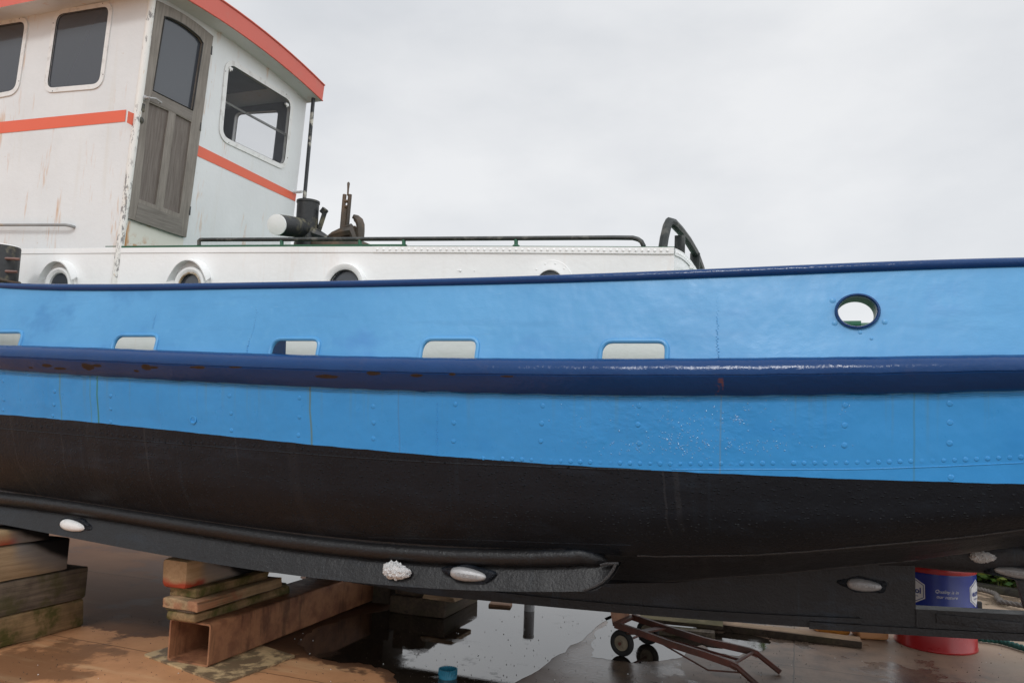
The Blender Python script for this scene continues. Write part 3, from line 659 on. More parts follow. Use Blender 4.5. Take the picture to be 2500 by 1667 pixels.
# portholes
for i, (cs, cz, r, ro, hd) in enumerate(ph3):
    bm = bmesh.new()
    if hd: prof = [(ro*.98, 0), (ro, .012), (ro*.97, .03), (ro*.86, .034), (r+.012, .03), (r, .02), (r, -.03)]
    elif i == 2: prof = [(ro, 0), (ro, .03), (ro*.96, .045), (r+.015, .042), (r, .03), (r, -.03)]
    else: prof = [(ro+.02, 0), (ro+.018, .006), (ro*.86, .008), (r+.014, .012), (r+.004, .012), (r, -.03)]
    lathe(bm, [(a, -h) for a, h in prof][::-1], (cs, PD, cz), (0, 1, 0), 40) if False else lathe(bm, prof, (cs, PD, cz), (0, -1, 0), 40)
    fs = [f for f in bm.faces if len(f.verts) > 8]; bmesh.ops.delete(bm, geom=fs, context='FACES_ONLY')
    if i == 3:
        for k in range(12): dome(bm, (cs+ro*math.cos(k*.524+.26), PD-.006, cz+ro*math.sin(k*.524+.26)), (0, -1, 0), .007, .5, 8)
    ph = mk('porthole', bm, M['white'], BOAT, 35)
    bm = bmesh.new(); lathe(bm, [(r*1.02, 0), (r*1.02, .006)], (cs, PD-.004, cz), (0, 1, 0), 32); mk('pane', bm, M['glassd'], ph)
    if i in (1, 3, 2):
        bm = bmesh.new(); tube(bm, [(cs+(r-.004)*math.cos(a), PD-.022, cz+(r-.004)*math.sin(a)) for a in [2*math.pi*k/36 for k in range(36)]], .0075 if i == 1 else .004, 8, closed=True); mk('inner_ring', bm, M['brass'] if i == 1 else M['seal'], ph)
    if hd:
        bm = bmesh.new(); rows = []
        for k in range(25):
            a = R(172)-R(164)*k/24; ca, sa_ = math.cos(a), math.sin(a); fl = .0 if abs(a-math.pi/2) < 1. else (abs(a-math.pi/2)-1.)*.10
            rr = ro*1.16
            rows.append([(cs+rr*ca*1.02, PD+.001, cz+.035+rr*sa_), (cs+(rr-.004)*ca+math.copysign(fl, ca)*.6, PD-.07+abs(ca)*.01, cz+.028+(rr-.006)*sa_-fl*.5), (cs+(rr-.009)*ca+math.copysign(fl, ca)*.6, PD-.07+abs(ca)*.01, cz+.024+(rr-.011)*sa_-fl*.5), (cs+(rr-.006)*ca*1.02, PD+.001, cz+.03+(rr-.006)*sa_)])
        grid(bm, rows); mk('rain_hood', bm, M['white'], ph, 40)

# ---- wheelhouse (its walls rake aft by 3 degrees)
K = .055; Z0 = 2.83
S0 = WC
def aft(a, b): return (S0+K*(b-Z0), a, b)
def onaft(x, y, off=0.):
    p = onplane(x, y, (S0+off, 0, Z0), (1, 0, -K)); return p
def side(a, b): return (a, PD-.003, b)
def onside(x, y): return atP(x, y, PD-.003)
PF = onaft(735, 370).y                       # far (starboard) corner of the after wall
def q2(pts, fn, ax): return [((p.y, p.z) if ax == 'aft' else (p.x, p.z)) for p in [fn(*q) for q in pts]]
ov = .16
fb = onaft(786, 247, ov); ft = onaft(790, 207, ov); z_eave = fb.z; 
near = onaft(457, 0, ov); z_eave2 = near.z
rmid = onaft(631, 115, ov)
print('eave', fb, ft, near, rmid, 'PF', PF, 'S0', S0)
def camber(P):      # soffit height along the after edge
    c = np.polyfit([fb.y, rmid.y, near.y], [fb.z, rmid.z, near.z], 2); return float(np.polyval(c, P))
H_F = ft.z-fb.z
lo_, hi_ = PD-.5, PD+.05
for _ in range(40):
    mid_ = (lo_+hi_)/2
    if atP(0, 19, mid_).z > camber(mid_): hi_ = mid_
    else: lo_ = mid_
PNR = (lo_+hi_)/2; print('PNR', PNR, PD); PNR = min(PD-.03, max(PD-.3, PNR)); PFR = max(fb.y, PF+.03)
zw = camber(PNR)-.0
zwall = lambda P: camber(min(max(P, PNR), PFR))+.02
# side wall
wB = rounded(q2([(115,218),(141,36),(270,15),(245,207)], onside, 's'), .075)
bB = q2([(115,218),(141,36),(270,15),(245,207)], onside, 's'); wBw = bB[3][0]-bB[0][0]
aR = q2([(65,52),(40,222)], onside, 's')
bA = [(aR[1][0]-wBw, bB[0][1]+.01), (aR[0][0]-wBw, bB[1][1]+.01), (aR[0][0], aR[0][1]), (aR[1][0], aR[1][1])]; wA = rounded(bA, .075)
zs_top = zwall(PD); sfw = -7.3
bm = bmesh.new()
so = [(sfw, zd(sfw)-.002), (S0, zd(S0)-.002), (S0+K*(zs_top-Z0), zs_top), (sfw+K*(zs_top-Z0), zs_top)]
panel(bm, so, [wA, wB], side, .03, (0, 1, 0))
# after wall
dT = [(298,530),(377,2),(515,90),(448.5,580)]; dW = q2(dT, onaft, 'aft')
w3 = q2([(540,333),(557,153),(710,247),(693,406)], onaft, 'aft'); w3r = rounded(w3, .09)
zt_l = [(P, zwall(P)) for P in np.linspace(PF, PD+.028, 9)]
ao = [(PD+.028, zd(S0)-.002), (PF, zd(S0)-.002)]+zt_l
dhole = [(dW[0][0]+.02, dW[0][1]+.03), (dW[1][0]+.02, dW[1][1]-.04), (dW[2][0]-.02, dW[2][1]-.06), (dW[3][0]-.02, dW[3][1]+.03)]
dholes = [[(a, min(b, zwall(a)-.05)) for a, b in dhole]]
panel(bm, ao, [w3r]+dholes, aft, .03, (-1, 0, K))
# far side wall with the window seen through the after window
dS = q2([(562,372),(575,276),(681,270),(668,425)], lambda x, y: atP(x, y, PF-.03), 's')
zlo = min(v[1] for v in dS); fo = [(sfw, zd(sfw)-.002), (S0-.035, zd(S0)-.002), (S0-.035+K*(zs_top-Z0), zwall(PF)), (sfw+K*(zs_top-Z0), zwall(PF))]
fsq = rounded([(dS[1][0]-.03, dS[1][1]-.52), (dS[1][0], dS[1][1]), (dS[2][0], dS[2][1]), (dS[2][0]-.03, dS[2][1]-.54)], .06)
panel(bm, fo, [fsq], lambda a, b: (a, PF, b), .03, (0, -1, 0))
panel(bm, [(PD+.03, zd(sfw)-.002), (PF-.03, zd(sfw)-.002), (PF-.03, zs_top), (PD+.03, zs_top)], [], lambda a, b: (sfw+.2+K*(b-Z0)*.4, a, b), .03, (1, 0, 0))
wh = mk('wheelhouse', bm, M['house'], BOAT, 30)
# lining
bm = bmesh.new()
fl = zd(S0)+.05
lz = zwall(PC)-.06
panel(bm, [(sfw+.3, fl), (S0-.05, fl), (S0-.06+K*(lz-Z0), lz), (sfw+.4, lz)], [wA, wB], lambda a, b: (a, PD+.034, b), .006, (0, 1, 0))
panel(bm, [(sfw+.3, fl), (S0-.05, fl), (S0-.06+K*(lz-Z0), lz), (sfw+.4, lz)], [fsq], lambda a, b: (a, PF-.034, b), .006, (0, -1, 0))
quad(bm, (sfw+.3, PD+.04, fl), (S0-.05, PD+.04, fl), (S0-.05, PF-.04, fl), (sfw+.3, PF-.04, fl))
quad(bm, (sfw+.3, PD+.04, lz), (S0+.0, PD+.04, lz), (S0+.0, PF-.04, lz), (sfw+.3, PF-.04, lz))
quad(bm, (sfw+.35, PD+.04, fl), (sfw+.35, PF-.04, fl), (sfw+.4, PF-.04, lz), (sfw+.4, PD+.04, lz))
mk('cabin_lining', bm, M['inner'], wh, 30, recalc=False)
# corner moulding, running down the deckhouse as a strip
bm = bmesh.new()
cz = [zs_top, 3.6, 3.2, Z0, 2.5, z_rubt(S0)]
tube(bm, [(S0+(K*(z-Z0) if z > Z0 else (z-Z0)*.06)+.006, PD+.008, z) for z in cz], .028, 12)
t = NT('peeling_white_paint'); pk = t.ramp(t.noise(1., 5, .7, t.mp((30, 30, 11))), .535, .56); pk = t.math('MULTIPLY', pk, t.ramp(t.noise(2.6, 3, .5, t.mp((.3, .3, 1))), .34, .46))
rk = t.ramp(t.noise(1., 4, .7, t.mp((20, 20, 5), (3, 3, 3))), .60, .68)
M['peel'] = t.out(t.mix(t.math('MULTIPLY', rk, .6), t.mix(pk, (.74, .735, .70), (.27, .265, .26)), (.55, .36, .18)), .45, t.bump(pk, .5, -.004))
mk('corner_moulding', bm, M['peel'], wh)
# orange stripe
bm = bmesh.new(); o = .003
cA = [onside(0,298.5), onside(309,268.5), onside(306,297.5), onside(0,326.5)]
ex = (cA[0]-cA[1])*.9; quad(bm, *[v+Vector((0, -o, 0)) for v in (cA[0]+ex, cA[1], cA[2], cA[3]+(cA[3]-cA[2])*.9)])
def aq(pts): quad(bm, *[onaft(*p)+Vector((o, 0, 0)) for p in pts])
aq([(312,271.5),(334,281),(330,311),(309,300)]); aq([(480,353),(723,474.5),(720,492),(476,379)])
mk('painted_stripe', bm, M['coral'], wh, recalc=False)
# rust stains are in the paint of a skirt below the door
# roof
bm = bmesh.new(); RS0, RS1 = sfw-.15, None; PN, PFx = PNR, PFR
cols = []
for k in range(13):
    P = PN+(PFx-PN)*k/12; c = camber(P); cols.append((P, c))
sE = lambda z: S0+ov+K*(z-Z0)
und = [[(RS0, P, c), (sE(c), P, c)] for P, c in cols]; upp = [[(RS0, P, c+H_F), (sE(c+H_F)+.006, P, c+H_F)] for P, c in cols]
G1 = grid(bm, und); G2 = grid(bm, upp)
for i in range(12):
    bm.faces.new((G1[i][1], G1[i+1][1], G2[i+1][1], G2[i][1])); bm.faces.new((G1[i][0], G1[i+1][0], G2[i+1][0], G2[i][0]))
for i in (0, 12): bm.faces.new((G1[i][0], G1[i][1], G2[i][1], G2[i][0]))
for f in bm.faces:
    f.normal_update()
roof = mk('roof', bm, [M['coralroof'], M['house']], wh, 30)
for p in roof.data.polygons:
    if p.normal.z < -.8: p.material_index = 1
bm = bmesh.new(); tube(bm, [(sE(c+H_F)+.008, P, c+H_F-.005) for P, c in cols], .008, 6); tube(bm, [(RS0, PN, cols[0][1]+H_F-.005), (sE(cols[0][1]+H_F), PN, cols[0][1]+H_F-.005)], .008, 6)
tube(bm, [(sE(c)+.004, P, c+.004) for P, c in cols], .007, 6); mk('roof_edging', bm, M['coralroof'], wh)
# windows
def grow(poly, d):
    c = Vector((sum(p[0] for p in poly)/len(poly), sum(p[1] for p in poly)/len(poly))); out = []
    N = len(poly)
    for i in range(N):
        p = Vector(poly[i]); a = (Vector(poly[i])-Vector(poly[i-1])).normalized(); b = (Vector(poly[(i+1) % N])-Vector(poly[i])).normalized(); tdir = (a+b).normalized(); n = Vector((tdir.y, -tdir.x))
        if n.dot(p-c) < 0: n = -n
        out.append(tuple(p+n*d))
    return out
def window(poly, f, nrm, gl, wide=.034):
    nrm = Vector(nrm); bm = bmesh.new()
    panel(bm, grow(poly, wide), [grow(poly, -.004)], lambda a, b: Vector(f(a, b))+nrm*.009, .016, -nrm)
    nf = len(bm.faces); N = len(poly); og = grow(poly, wide*.72)
    for i in range(0, N, 7):
        a = og[i]; dome(bm, Vector(f(*a))+nrm*.009, nrm, .005, .5, 6)
    bm.faces.ensure_lookup_table()
    for fc in bm.faces[nf:]: fc.material_index = 1
    w = mk('window', bm, [M['alu'], M['seal']], BOAT, 30)
    bm = bmesh.new(); tube(bm, [Vector(f(*p))+nrm*.004 for p in grow(poly, -.004)], .004, 6, closed=True); mk('window_seal', bm, M['seal'], w)
    bm = bmesh.new(); panel(bm, grow(poly, -.003), [], lambda a, b: Vector(f(a, b))-nrm*.004, .005, -nrm); mk('pane', bm, gl, w)
    return w
window(wB, side, (0, -1, 0), M['glassd']); window(wA, side, (0, -1, 0), M['glassd'])
w = window(w3r, aft, (1, 0, -K), M['glass'], .04)
bm = bmesh.new()
tube(bm, [onaft(543, 247, -.012), onaft(703, 334, -.012)], .007, 8); tube(bm, [onaft(543, 244, -.012), onaft(703, 330, -.012)], .004, 8); mk('sash_bar', bm, m_plain('dull_bar', (.16, .165, .16), .45), w)
for x, y in ((561,168),(699,256)):
    bm = bmesh.new(); a = onaft(x, y, .004); box(bm, a.x-.006, a.x+.014, a.y-.02, a.y+.025, a.z-.012, a.z+.012, .003); tube(bm, [a+Vector((.008, 0, .004)), a+Vector((.012, -.006, -.03))], .006, 8); mk('window_catch', bm, M['alu'], w)
window(fsq, lambda a, b: (a, PF+.001, b), (0, 1, 0), M['glassc'], .03)
# weathered door
gz = .026
t = NT('weathered_teak'); g = t.noise(1., 6, .65, t.mp((55, 55, 2.2)), .5); g2 = t.noise(4, 4, .6)
c = t.mix(t.ramp(g, .3, .7), (.19, .172, .15), (.275, .25, .222)); c = t.mix(t.math('MULTIPLY', t.ramp(g2, .45, .7), .3), c, (.10, .088, .075))
M['teak'] = t.out(c, .7, t.bump(g, .5, .004), spec=.3)
t = NT('teak_panel'); g = t.noise(1., 6, .65, t.mp((70, 70, 2.6), (2, 2, 0)), .3)
M['teak2'] = t.out(t.mix(t.ramp(g, .3, .7), (.13, .11, .098), (.19, .168, .15)), .75, t.bump(g, .5, .004), spec=.3)
t = NT('teak_rail'); g = t.noise(1., 6, .65, t.mp((55, 3, 40), (2, 2, 0)), 1.4)
M['teak3'] = t.out(t.mix(t.ramp(g, .3, .7), (.155, .14, .124), (.23, .212, .19)), .7, t.bump(g, .5, .004), spec=.3)
gl = q2([(367,222),(396,40),(490,101),(464,270)], onaft, 'aft')
# arched head of the light
hd_l = [gl[0], (gl[1][0], gl[1][1]-.005)]
for k in range(1, 10):
    u = k/10; hd_l.append((gl[1][0]*(1-u)+gl[2][0]*u, gl[1][1]*(1-u)+gl[2][1]*u+.024*math.sin(math.pi*u)))
hd_l += [(gl[2][0], gl[2][1]-.02), gl[3]]
p1 = q2([(333,486),(358,251),(406,272),(373,501)], onaft, 'aft'); p2 = q2([(392,507),(423,279),(461,298.5),(432,522)], onaft, 'aft')
dtop = [(dW[1][0]+(dW[2][0]-dW[1][0])*u, dW[1][1]+(dW[2][1]-dW[1][1])*u+.025*math.sin(math.pi*u)) for u in np.linspace(0, 1, 12)]
dout = [dW[0]]+dtop+[dW[3]]
nA = Vector((1, 0, -K))
bm = bmesh.new(); panel(bm, dout, [hd_l, p1, p2], lambda a, b: Vector(aft(a, b))+nA*gz, .04, -nA)
door = mk('door', bm, M['teak'], BOAT, 30)
bm = bmesh.new()
for pp in (p1, p2): panel(bm, grow(pp, .003), [], lambda a, b: Vector(aft(a, b))+nA*(gz-.014), .015, -nA)
mk('door_panel', bm, M['teak2'], door)
bm = bmesh.new(); lo = q2([(331,495),(438,535),(435.5,577),(322,538.5)], onaft, 'aft'); panel(bm, lo, [], lambda a, b: Vector(aft(a, b))+nA*(gz+.0025), .004, -nA)
mk('door_rail', bm, M['teak3'], door); bm = bmesh.new(); mr = q2([(366,226),(464,274),(462,296),(360,248)], onaft, 'aft'); panel(bm, mr, [], lambda a, b: Vector(aft(a, b))+nA*(gz+.0025), .004, -nA)
mk('door_rail', bm, M['teak3'], door)
bm = bmesh.new(); panel(bm, grow(hd_l, .002), [], lambda a, b: Vector(aft(a, b))+nA*(gz-.022), .006, -nA); mk('pane', bm, M['glassd'], door)
bm = bmesh.new(); tube(bm, [Vector(aft(*p))+nA*(gz+.001) for p in hd_l], .006, 6, closed=True); mk('glazing_bead', bm, M['seal'], door)
bm = bmesh.new(); h0 = onaft(353, 240, gz); lathe(bm, [(.022, 0), (.022, .006), (.012, .012), (.010, .045)], h0, nA, 16); a1 = onaft(381, 252, gz)
tube(bm, [h0+nA*.045, h0+nA*.05+(a1-h0)*.5+Vector((0, 0, .012)), a1+nA*.05+Vector((0, 0, .0)), a1+nA*.03], .008, 8); mk('door_handle', bm, M['zinc'], door)
bm = bmesh.new(); q = onaft(348, 263, gz); box(bm, q.x-.002, q.x+.008, q.y-.016, q.y+.016, q.z-.03, q.z+.03, .003); mk('door_lock', bm, M['bitt'], door); bm = bmesh.new()
lathe(bm, [(.024, 0), (.024, .006), (.014, .012), (.003, .013)], onaft(344, 294, gz), nA, 16); mk('lock_rose', bm, M['bitt'], door)
for x, y in ((513,124),(486,310),(460,515)):
    bm = bmesh.new(); q = onaft(x, y, gz*.4); tube(bm, [q+Vector((.01, 0, -.035)), q+Vector((.01, 0, .035))], .010, 8); box(bm, q.x-.012, q.x+.006, q.y-.012, q.y+.02, q.z-.03, q.z+.03, .002); mk('hinge', bm, M['bitt'], door)
# sill skirt with rust runs under the door
t = NT('rust_stained_paint'); X, Y, Z = t.sep()
k1 = t.math('MULTIPLY', band(t, Y, onaft(306, 562).y, .012, .035), t.ramp(t.noise(1., 5, .7, t.mp((26, 26, 4))), .36, .52))
k2 = t.math('MULTIPLY', t.ramp(t.noise(16, 5, .7), .46, .6), t.ramp(Z, 2.88, 3.0, .8, 0)); k2 = t.math('MULTIPLY', k2, t.ramp(Y, 4.5, 4.75, 1, 0))
M['stain'] = t.out(t.mix(t.math('MAXIMUM', k1, k2), (.70, .69, .62), (.50, .22, .06)), .4, t.bump(t.noise(30, 4), .2, .004))
bm = bmesh.new(); sk = [(PD+.03, zd(S0)+.02), (dW[3][0], zd(S0)+.03), (dW[3][0], dW[3][1]-.01), (dW[0][0], dW[0][1]-.01), (PD+.03, dW[0][1]+.02)]
panel(bm, sk, [], lambda a, b: Vector(aft(a, b))+nA*.002, .003, -nA); mk('door_step_plate', bm, M['stain'], wh)
# grab rail on the side wall
bm = bmesh.new(); g0, g1 = onside(-140, 553), onside(178, 552)
tube(bm, [g0+Vector((0, -.05, 0)), g1+Vector((-.07, -.05, 0)), g1+Vector((-.02, -.048, -.002)), g1+Vector((.01, -.03, -.006)), g1+Vector((.02, .0, -.01))], .0115, 10); mk('grab_rail', bm, M['alu'] if False else m_plain('worn_grey_rail', (.28, .29, .29), .45, .3, 9, .3, dirt=(.5, .3, .14), dk=.5), BOAT)
# stay pipe behind the wheelhouse corner
pa, pb = onaft(765.5, 236, .10), onaft(741, 492, .10); bm = bmesh.new(); tube(bm, [pa, pb+Vector((0, 0, -.25))], .019, 10)
sp = mk('stay_pipe', bm, m_plain('chipped_pipe_paint', (.03, .035, .04), .5, .4, 9, .4, dirt=(.62, .6, .52), dk=.95, dsc=9), BOAT)
bm = bmesh.new(); q = onaft(738, 468, .1); tube(bm, [q+Vector((-.12, 0, 0)), q+Vector((.0, 0, 0))], .014, 8); mk('bracket', bm, M['house'], sp)

# ---- gear on the deckhouse top
PR = PD+.04
bm = bmesh.new(); rp = [atP(486,599,PR), atP(486,588,PR), atP(489,585.5,PR), atP(600,585,PR), atP(760,584.5,PR), atP(991,583.5,PR), atP(1260,582,PR), atP(1500,580.5,PR), atP(1545,581,PR), atP(1558,584.5,PR), atP(1566,590,PR), atP(1572,602,PR)]
tube(bm, rp, .0135, 10); hr = mk('handrail', bm, M['rail'], BOAT)
for x in (688, 879, 986, 1260):
    bm = bmesh.new(); tube(bm, [atP(x, 584, PR), atP(x, 608, PR)], .0125, 8); lathe(bm, [(.025, 0), (.02, .008), (.0, .009)], atP(x, 602, PR), (0, 0, 1), 10); mk('rail_post', bm, M['green'], hr)
# towing bow over the after end
ap = atP(1634, 541, PD+.12); zb_ = ap.z
def atz(x, y): return atZ(x, y, zb_)
path = [atP(1617, 612, PD+.08), atP(1622, 580, PD+.09), atP(1629, 551, PD+.10), Vector(ap)]
for x, y in ((1643,544),(1660,562),(1680,588),(1698,618),(1712,655)): path.append(atz(x, y))
print('bow', [tuple(round(v, 2) for v in p) for p in path])
lim = [p for p in path[4:] if p.y < PC]; last = path[-1]
path2 = path+[Vector((last.x+.01, 2*PC-last.y, zb_))] if last.y < PC else path
bm = bmesh.new(); tube(bm, path2, .026, 4 if False else 8); tb = mk('towing_bow', bm, M['rail'], BOAT)
e1 = atP(1660, 575, PD+.28)
bm = bmesh.new(); box(bm, e1.x-.03, e1.x+.03, e1.y-.01, e1.y+.01, zd(sa)-.02, e1.z+.0, .003); mk('bow_leg', bm, M['rail'], tb)
e2 = atz(1698, 618); bm = bmesh.new(); box(bm, e2.x-.035, e2.x+.03, e2.y-.01, e2.y+.01, zd(sa)-.15, e2.z, .003); mk('bow_leg', bm, M['rail'], tb)
if last.y < PC+1.2:
    bm = bmesh.new(); tube(bm, [last, Vector((last.x-.05, last.y+.15, zd(sa)-.1))], .026, 8); mk('bow_leg', bm, M['rail'], tb)
# towing bitt
PT = PC-.1
c0 = atP(747, 583, PT); c1 = atP(748, 492, PT); rad_ = pxr(26.5, c0)
bm = bmesh.new(); zb0_ = zd(c0.x)+.03
lathe(bm, [(rad_, 0), (rad_, c1.z-zb0_-.02), (rad_*1.06, c1.z-zb0_-.018), (rad_*1.06, c1.z-zb0_), (rad_*.98, c1.z-zb0_)], (c0.x, c0.y, zb0_), (0, 0, 1), 28); tb_ = mk('towing_bitt', bm, M['bitt'], BOAT)
q0 = atP(677, 549, PT-.42); rr = pxr(26, q0); q1 = Vector((c0.x, PT+.5, 0)); 
qb = atP(745, 558, PT)
bm = bmesh.new(); dv = (qb-q0); lathe(bm, [(rr*.97, 0), (rr, .01), (rr, dv.length*1.05)], q0, dv, 28); mk('cross_bar', bm, M['bitt'], tb_)
bm = bmesh.new(); lathe(bm, [(rr*.99, -.004), (rr*.98, -.012), (rr*.6, -.018), (0, -.02)], q0, dv, 28); mk('end_cap', bm, M['white'], tb_)
bm = bmesh.new(); a, b = atP(777, 567, PT+.05), atP(795, 512, PT+.05); tube(bm, [a, b], .024, 4); tube(bm, [b+Vector((-.03, 0, -.03)), b+Vector((.0, 0, .005))], .03, 6)
tube(bm, [atP(768, 571, PT), atP(790, 578, PT), atP(800, 582, PT)], [.05, .03, .02], 8); mk('lever', bm, M['bitt'], tb_)
# towing hook
PH_ = PC-.02
bm = bmesh.new()
for dx in (-1, 1):
    a, b = atP(839+dx*6.5, 578, PH_), atP(848+dx*6.5, 475, PH_); tube(bm, [a, b], .016, 6)
a, b = atP(839, 578, PH_+.02), atP(847, 476, PH_+.02); tube(bm, [a, (a+b)/2+Vector((0, 0, .06))], .03, 6)
for y in (492, 505): tube(bm, [atP(843, y, PH_), atP(853, y, PH_)], .014, 6)
tube(bm, [atP(849, 478, PH_), atP(850, 462, PH_), atP(851, 448, PH_), atP(851, 445, PH_)], [.007, .008, .012, .006], 8)
hk = mk('towing_hook', bm, M['hook'], BOAT)
bm = bmesh.new(); tube(bm, [atP(x, y, PH_) for x, y in ((880,586),(880,565),(880,550),(877,540),(870,533),(865,530),(862,534))], [.03, .035, .035, .034, .03, .022, .012], 10); 
tube(bm, [atP(x, y, PH_) for x, y in ((800,582),(815,575),(835,570),(862,565),(868,584))], [.02, .035, .05, .05, .04], 8); tube(bm, [atP(846, 556, PH_), atP(856, 552, PH_), atP(862, 560, PH_)], .022, 8)
bx = atP(838, 592, PH_); box(bm, bx.x-.4, bx.x+.2, bx.y-.12, bx.y+.12, zd(bx.x)+.03, bx.z-.0, .01); mk('hook_jaw', bm, M['hook'], hk)
# mooring bitt at the rail, far left, with its pins
PM = PC-B_RAIL+.16
a0, a1 = atP(-4, 690, PM), atP(2, 603, PM); rr = pxr(41, a0)
bm = bmesh.new(); zb_m = z_railt(a0.x)-.06; lathe(bm, [(rr, 0), (rr, a1.z-zb_m-.01), (rr*.97, a1.z-zb_m)], (a0.x+.0, a0.y, zb_m), (0, 0, 1), 26); mb = mk('mooring_bitt', bm, M['bitt'], BOAT)
bm = bmesh.new(); lathe(bm, [(rr*.98, 0), (rr*.95, .006), (0, .012)], (a0.x, a0.y, a1.z), (0, 0, 1), 26); mk('end_cap', bm, M['white'], mb)
for x, y in ((48,633),(42,664)):
    q = atP(x, y, PM); bm = bmesh.new(); tube(bm, [q+Vector((-.1, -.05, .0)), q], .011, 8); mk('pin', bm, M['pin'], mb)
bm = bmesh.new(); tube(bm, [(a0.x+(rr+.01)*math.cos(t), a0.y+(rr+.01)*math.sin(t), atP(10, 672, PM-.1).z-.03*math.cos(t)) for t in np.linspace(0, 2*math.pi, 25)[:-1]], .01, 8, closed=True)
tube(bm, [(a0.x-.1, a0.y-.18, z_railt(a0.x)+.02), (a0.x+.0, a0.y-.19, z_railt(a0.x)+.005), (a0.x+.04, a0.y-.19, z_railt(a0.x)-.06)], .022, 8); mk('lashing', bm, M['hook'], mb)

# ------------------------------------------------------------------ GROUND AND YARD
t = NT('wet_slip_concrete'); X, Y, Z = t.sep()
n1 = t.noise(.9, 6, .6); n2 = t.noise(5, 5, .6); n3 = t.noise(40, 4, .7)
br = t.mix(t.ramp(n1, .35, .65), (.60, .305, .15), (.40, .19, .09)); br = t.mix(t.math('MULTIPLY', t.ramp(t.noise(1., 4, .6, t.mp((.8, 5, 1), (0, 0, 0), (0, 0, .35))), .5, .7), .5), br, (.68, .46, .26))
gy = t.mix(t.ramp(n2, .35, .65), (.32, .205, .135), (.18, .12, .085)); gy = t.mix(t.math('MULTIPLY', t.ramp(t.noise(1., 5, .6, t.mp((14, 3, 1), (0, 0, 0), (0, 0, .5))), .55, .75), .6), gy, (.26, .13, .07))
side_k = t.ramp(t.math('ADD', X, t.math('MULTIPLY', t.math('SUBTRACT', n1, .5), 1.2)), -2.0, -1.1)
col = t.mix(side_k, br, gy)
far = t.ramp(t.math('ADD', t.math('ADD', Y, t.math('MULTIPLY', X, .35)), t.math('MULTIPLY', n2, .5)), 7.2, 7.9); col = t.mix(far, col, t.mix(n2, (.42, .31, .22), (.26, .19, .13)))
wet = t.math('MULTIPLY', t.ramp(t.math('ADD', n1, t.math('MULTIPLY', t.math('SUBTRACT', n2, .5), .35)), .52, .58), .9); dry_l = t.ramp(X, -3.1, -2.4)
wet2 = t.math('MULTIPLY', t.math('MULTIPLY', t.ramp(Y, 4.7, 5.0), t.ramp(Y, 7.4, 6.9)), t.ramp(X, -4.2, -3.7)); wet = t.math('MAXIMUM', wet, t.math('MULTIPLY', wet2, t.ramp(X, -.6, -1.2, .4, 1)))
col = t.mix(t.math('MULTIPLY', wet, .55), col, t.mix(side_k, (.05, .025, .014), (.055, .047, .042)))
col = t.mix(t.math('MULTIPLY', t.ramp(t.vor(7.), .05, .08, 1, 0), t.ramp(t.noise(3, 2), .5, .6)), col, (.02, .016, .012))
spk = t.math('MULTIPLY', t.ramp(t.vor(5.3, t.mp((1, 1, 0), (3.1, 7.7, 0))), .016, .022, 1, 0), 1.); col = t.mix(spk, col, (.75, .75, .72))
back_dark = t.ramp(t.math('ADD', Y, t.math('ADD', t.math('MULTIPLY', t.math('SUBTRACT', n1, .5), 1.6), t.math('MULTIPLY', t.math('SUBTRACT', n2, .5), .25))), 4.62, 4.68); back_dark = t.math('MULTIPLY', back_dark, t.math('SUBTRACT', 1., side_k))
col = t.mix(t.math('MULTIPLY', back_dark, .8), col, (.075, .036, .022))  # ground turns a deeper brown further back on the left side
jx = t.math('MINIMUM', band(t, t.math('ADD', X, t.math('MULTIPLY', t.math('SUBTRACT', n2, .5), .03)), -1.82, .004, .006), 1.)
for jn in ((Y, 4.42), (X, -.02), (Y, 6.2)): jx = t.math('MAXIMUM', jx, band(t, t.math('ADD', jn[0], t.math('MULTIPLY', t.math('SUBTRACT', n2, .5), .03)), jn[1], .003, .005))
col = t.mix(t.math('MULTIPLY', jx, .6), col, (.02, .012, .008))
rough = t.math('ADD', t.math('MULTIPLY', t.math('MULTIPLY', wet, t.math('ADD', .15, t.math('MULTIPLY', dry_l, .85))), -.46), t.math('ADD', .60, t.math('MULTIPLY', n3, .12)))
h = t.math('ADD', t.math('MULTIPLY', n3, .6), n2)
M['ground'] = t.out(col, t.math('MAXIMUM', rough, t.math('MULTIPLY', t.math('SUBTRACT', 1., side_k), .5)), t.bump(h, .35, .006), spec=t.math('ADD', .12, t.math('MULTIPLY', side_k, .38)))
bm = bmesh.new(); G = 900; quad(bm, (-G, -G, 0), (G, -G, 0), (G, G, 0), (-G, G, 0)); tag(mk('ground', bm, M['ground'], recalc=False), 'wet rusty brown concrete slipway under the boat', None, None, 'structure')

t = NT('puddle_water'); M['water'] = t.out(t.mix(t.noise(2, 3), (.030, .022, .016), (.018, .013, .010)), t.ramp(t.noise(4, 6, .7), .5, .68, .012, .22), t.bump(t.noise(90, 2), .03, .002), spec=.5, IOR=1.9)
def puddle(px, rj=.02, z=.0012, sub=6):
    base = [atZ(x, y) for x, y in px]; pts = []
    for i in range(len(base)):
        a, b = base[i], base[(i+1) % len(base)]; L = (b-a).length
        for k in range(sub):
            p = a.lerp(b, k/sub); j = min(rj, L*.12); pts.append((p.x+random.uniform(-j, j), p.y+random.uniform(-j, j)))
    bm = bmesh.new(); es = []; vs = [bm.verts.new((x, y, z)) for x, y in pts]
    for i in range(len(vs)): es.append(bm.edges.new((vs[i-1], vs[i])))
    bmesh.ops.triangle_fill(bm, use_beauty=True, edges=es)
    for f in bm.faces:
        f.normal_update()
        if f.normal.z < 0: f.normal_flip()
    return tag(mk('puddle', bm, M['water'], recalc=False), None, None, None, 'structure')
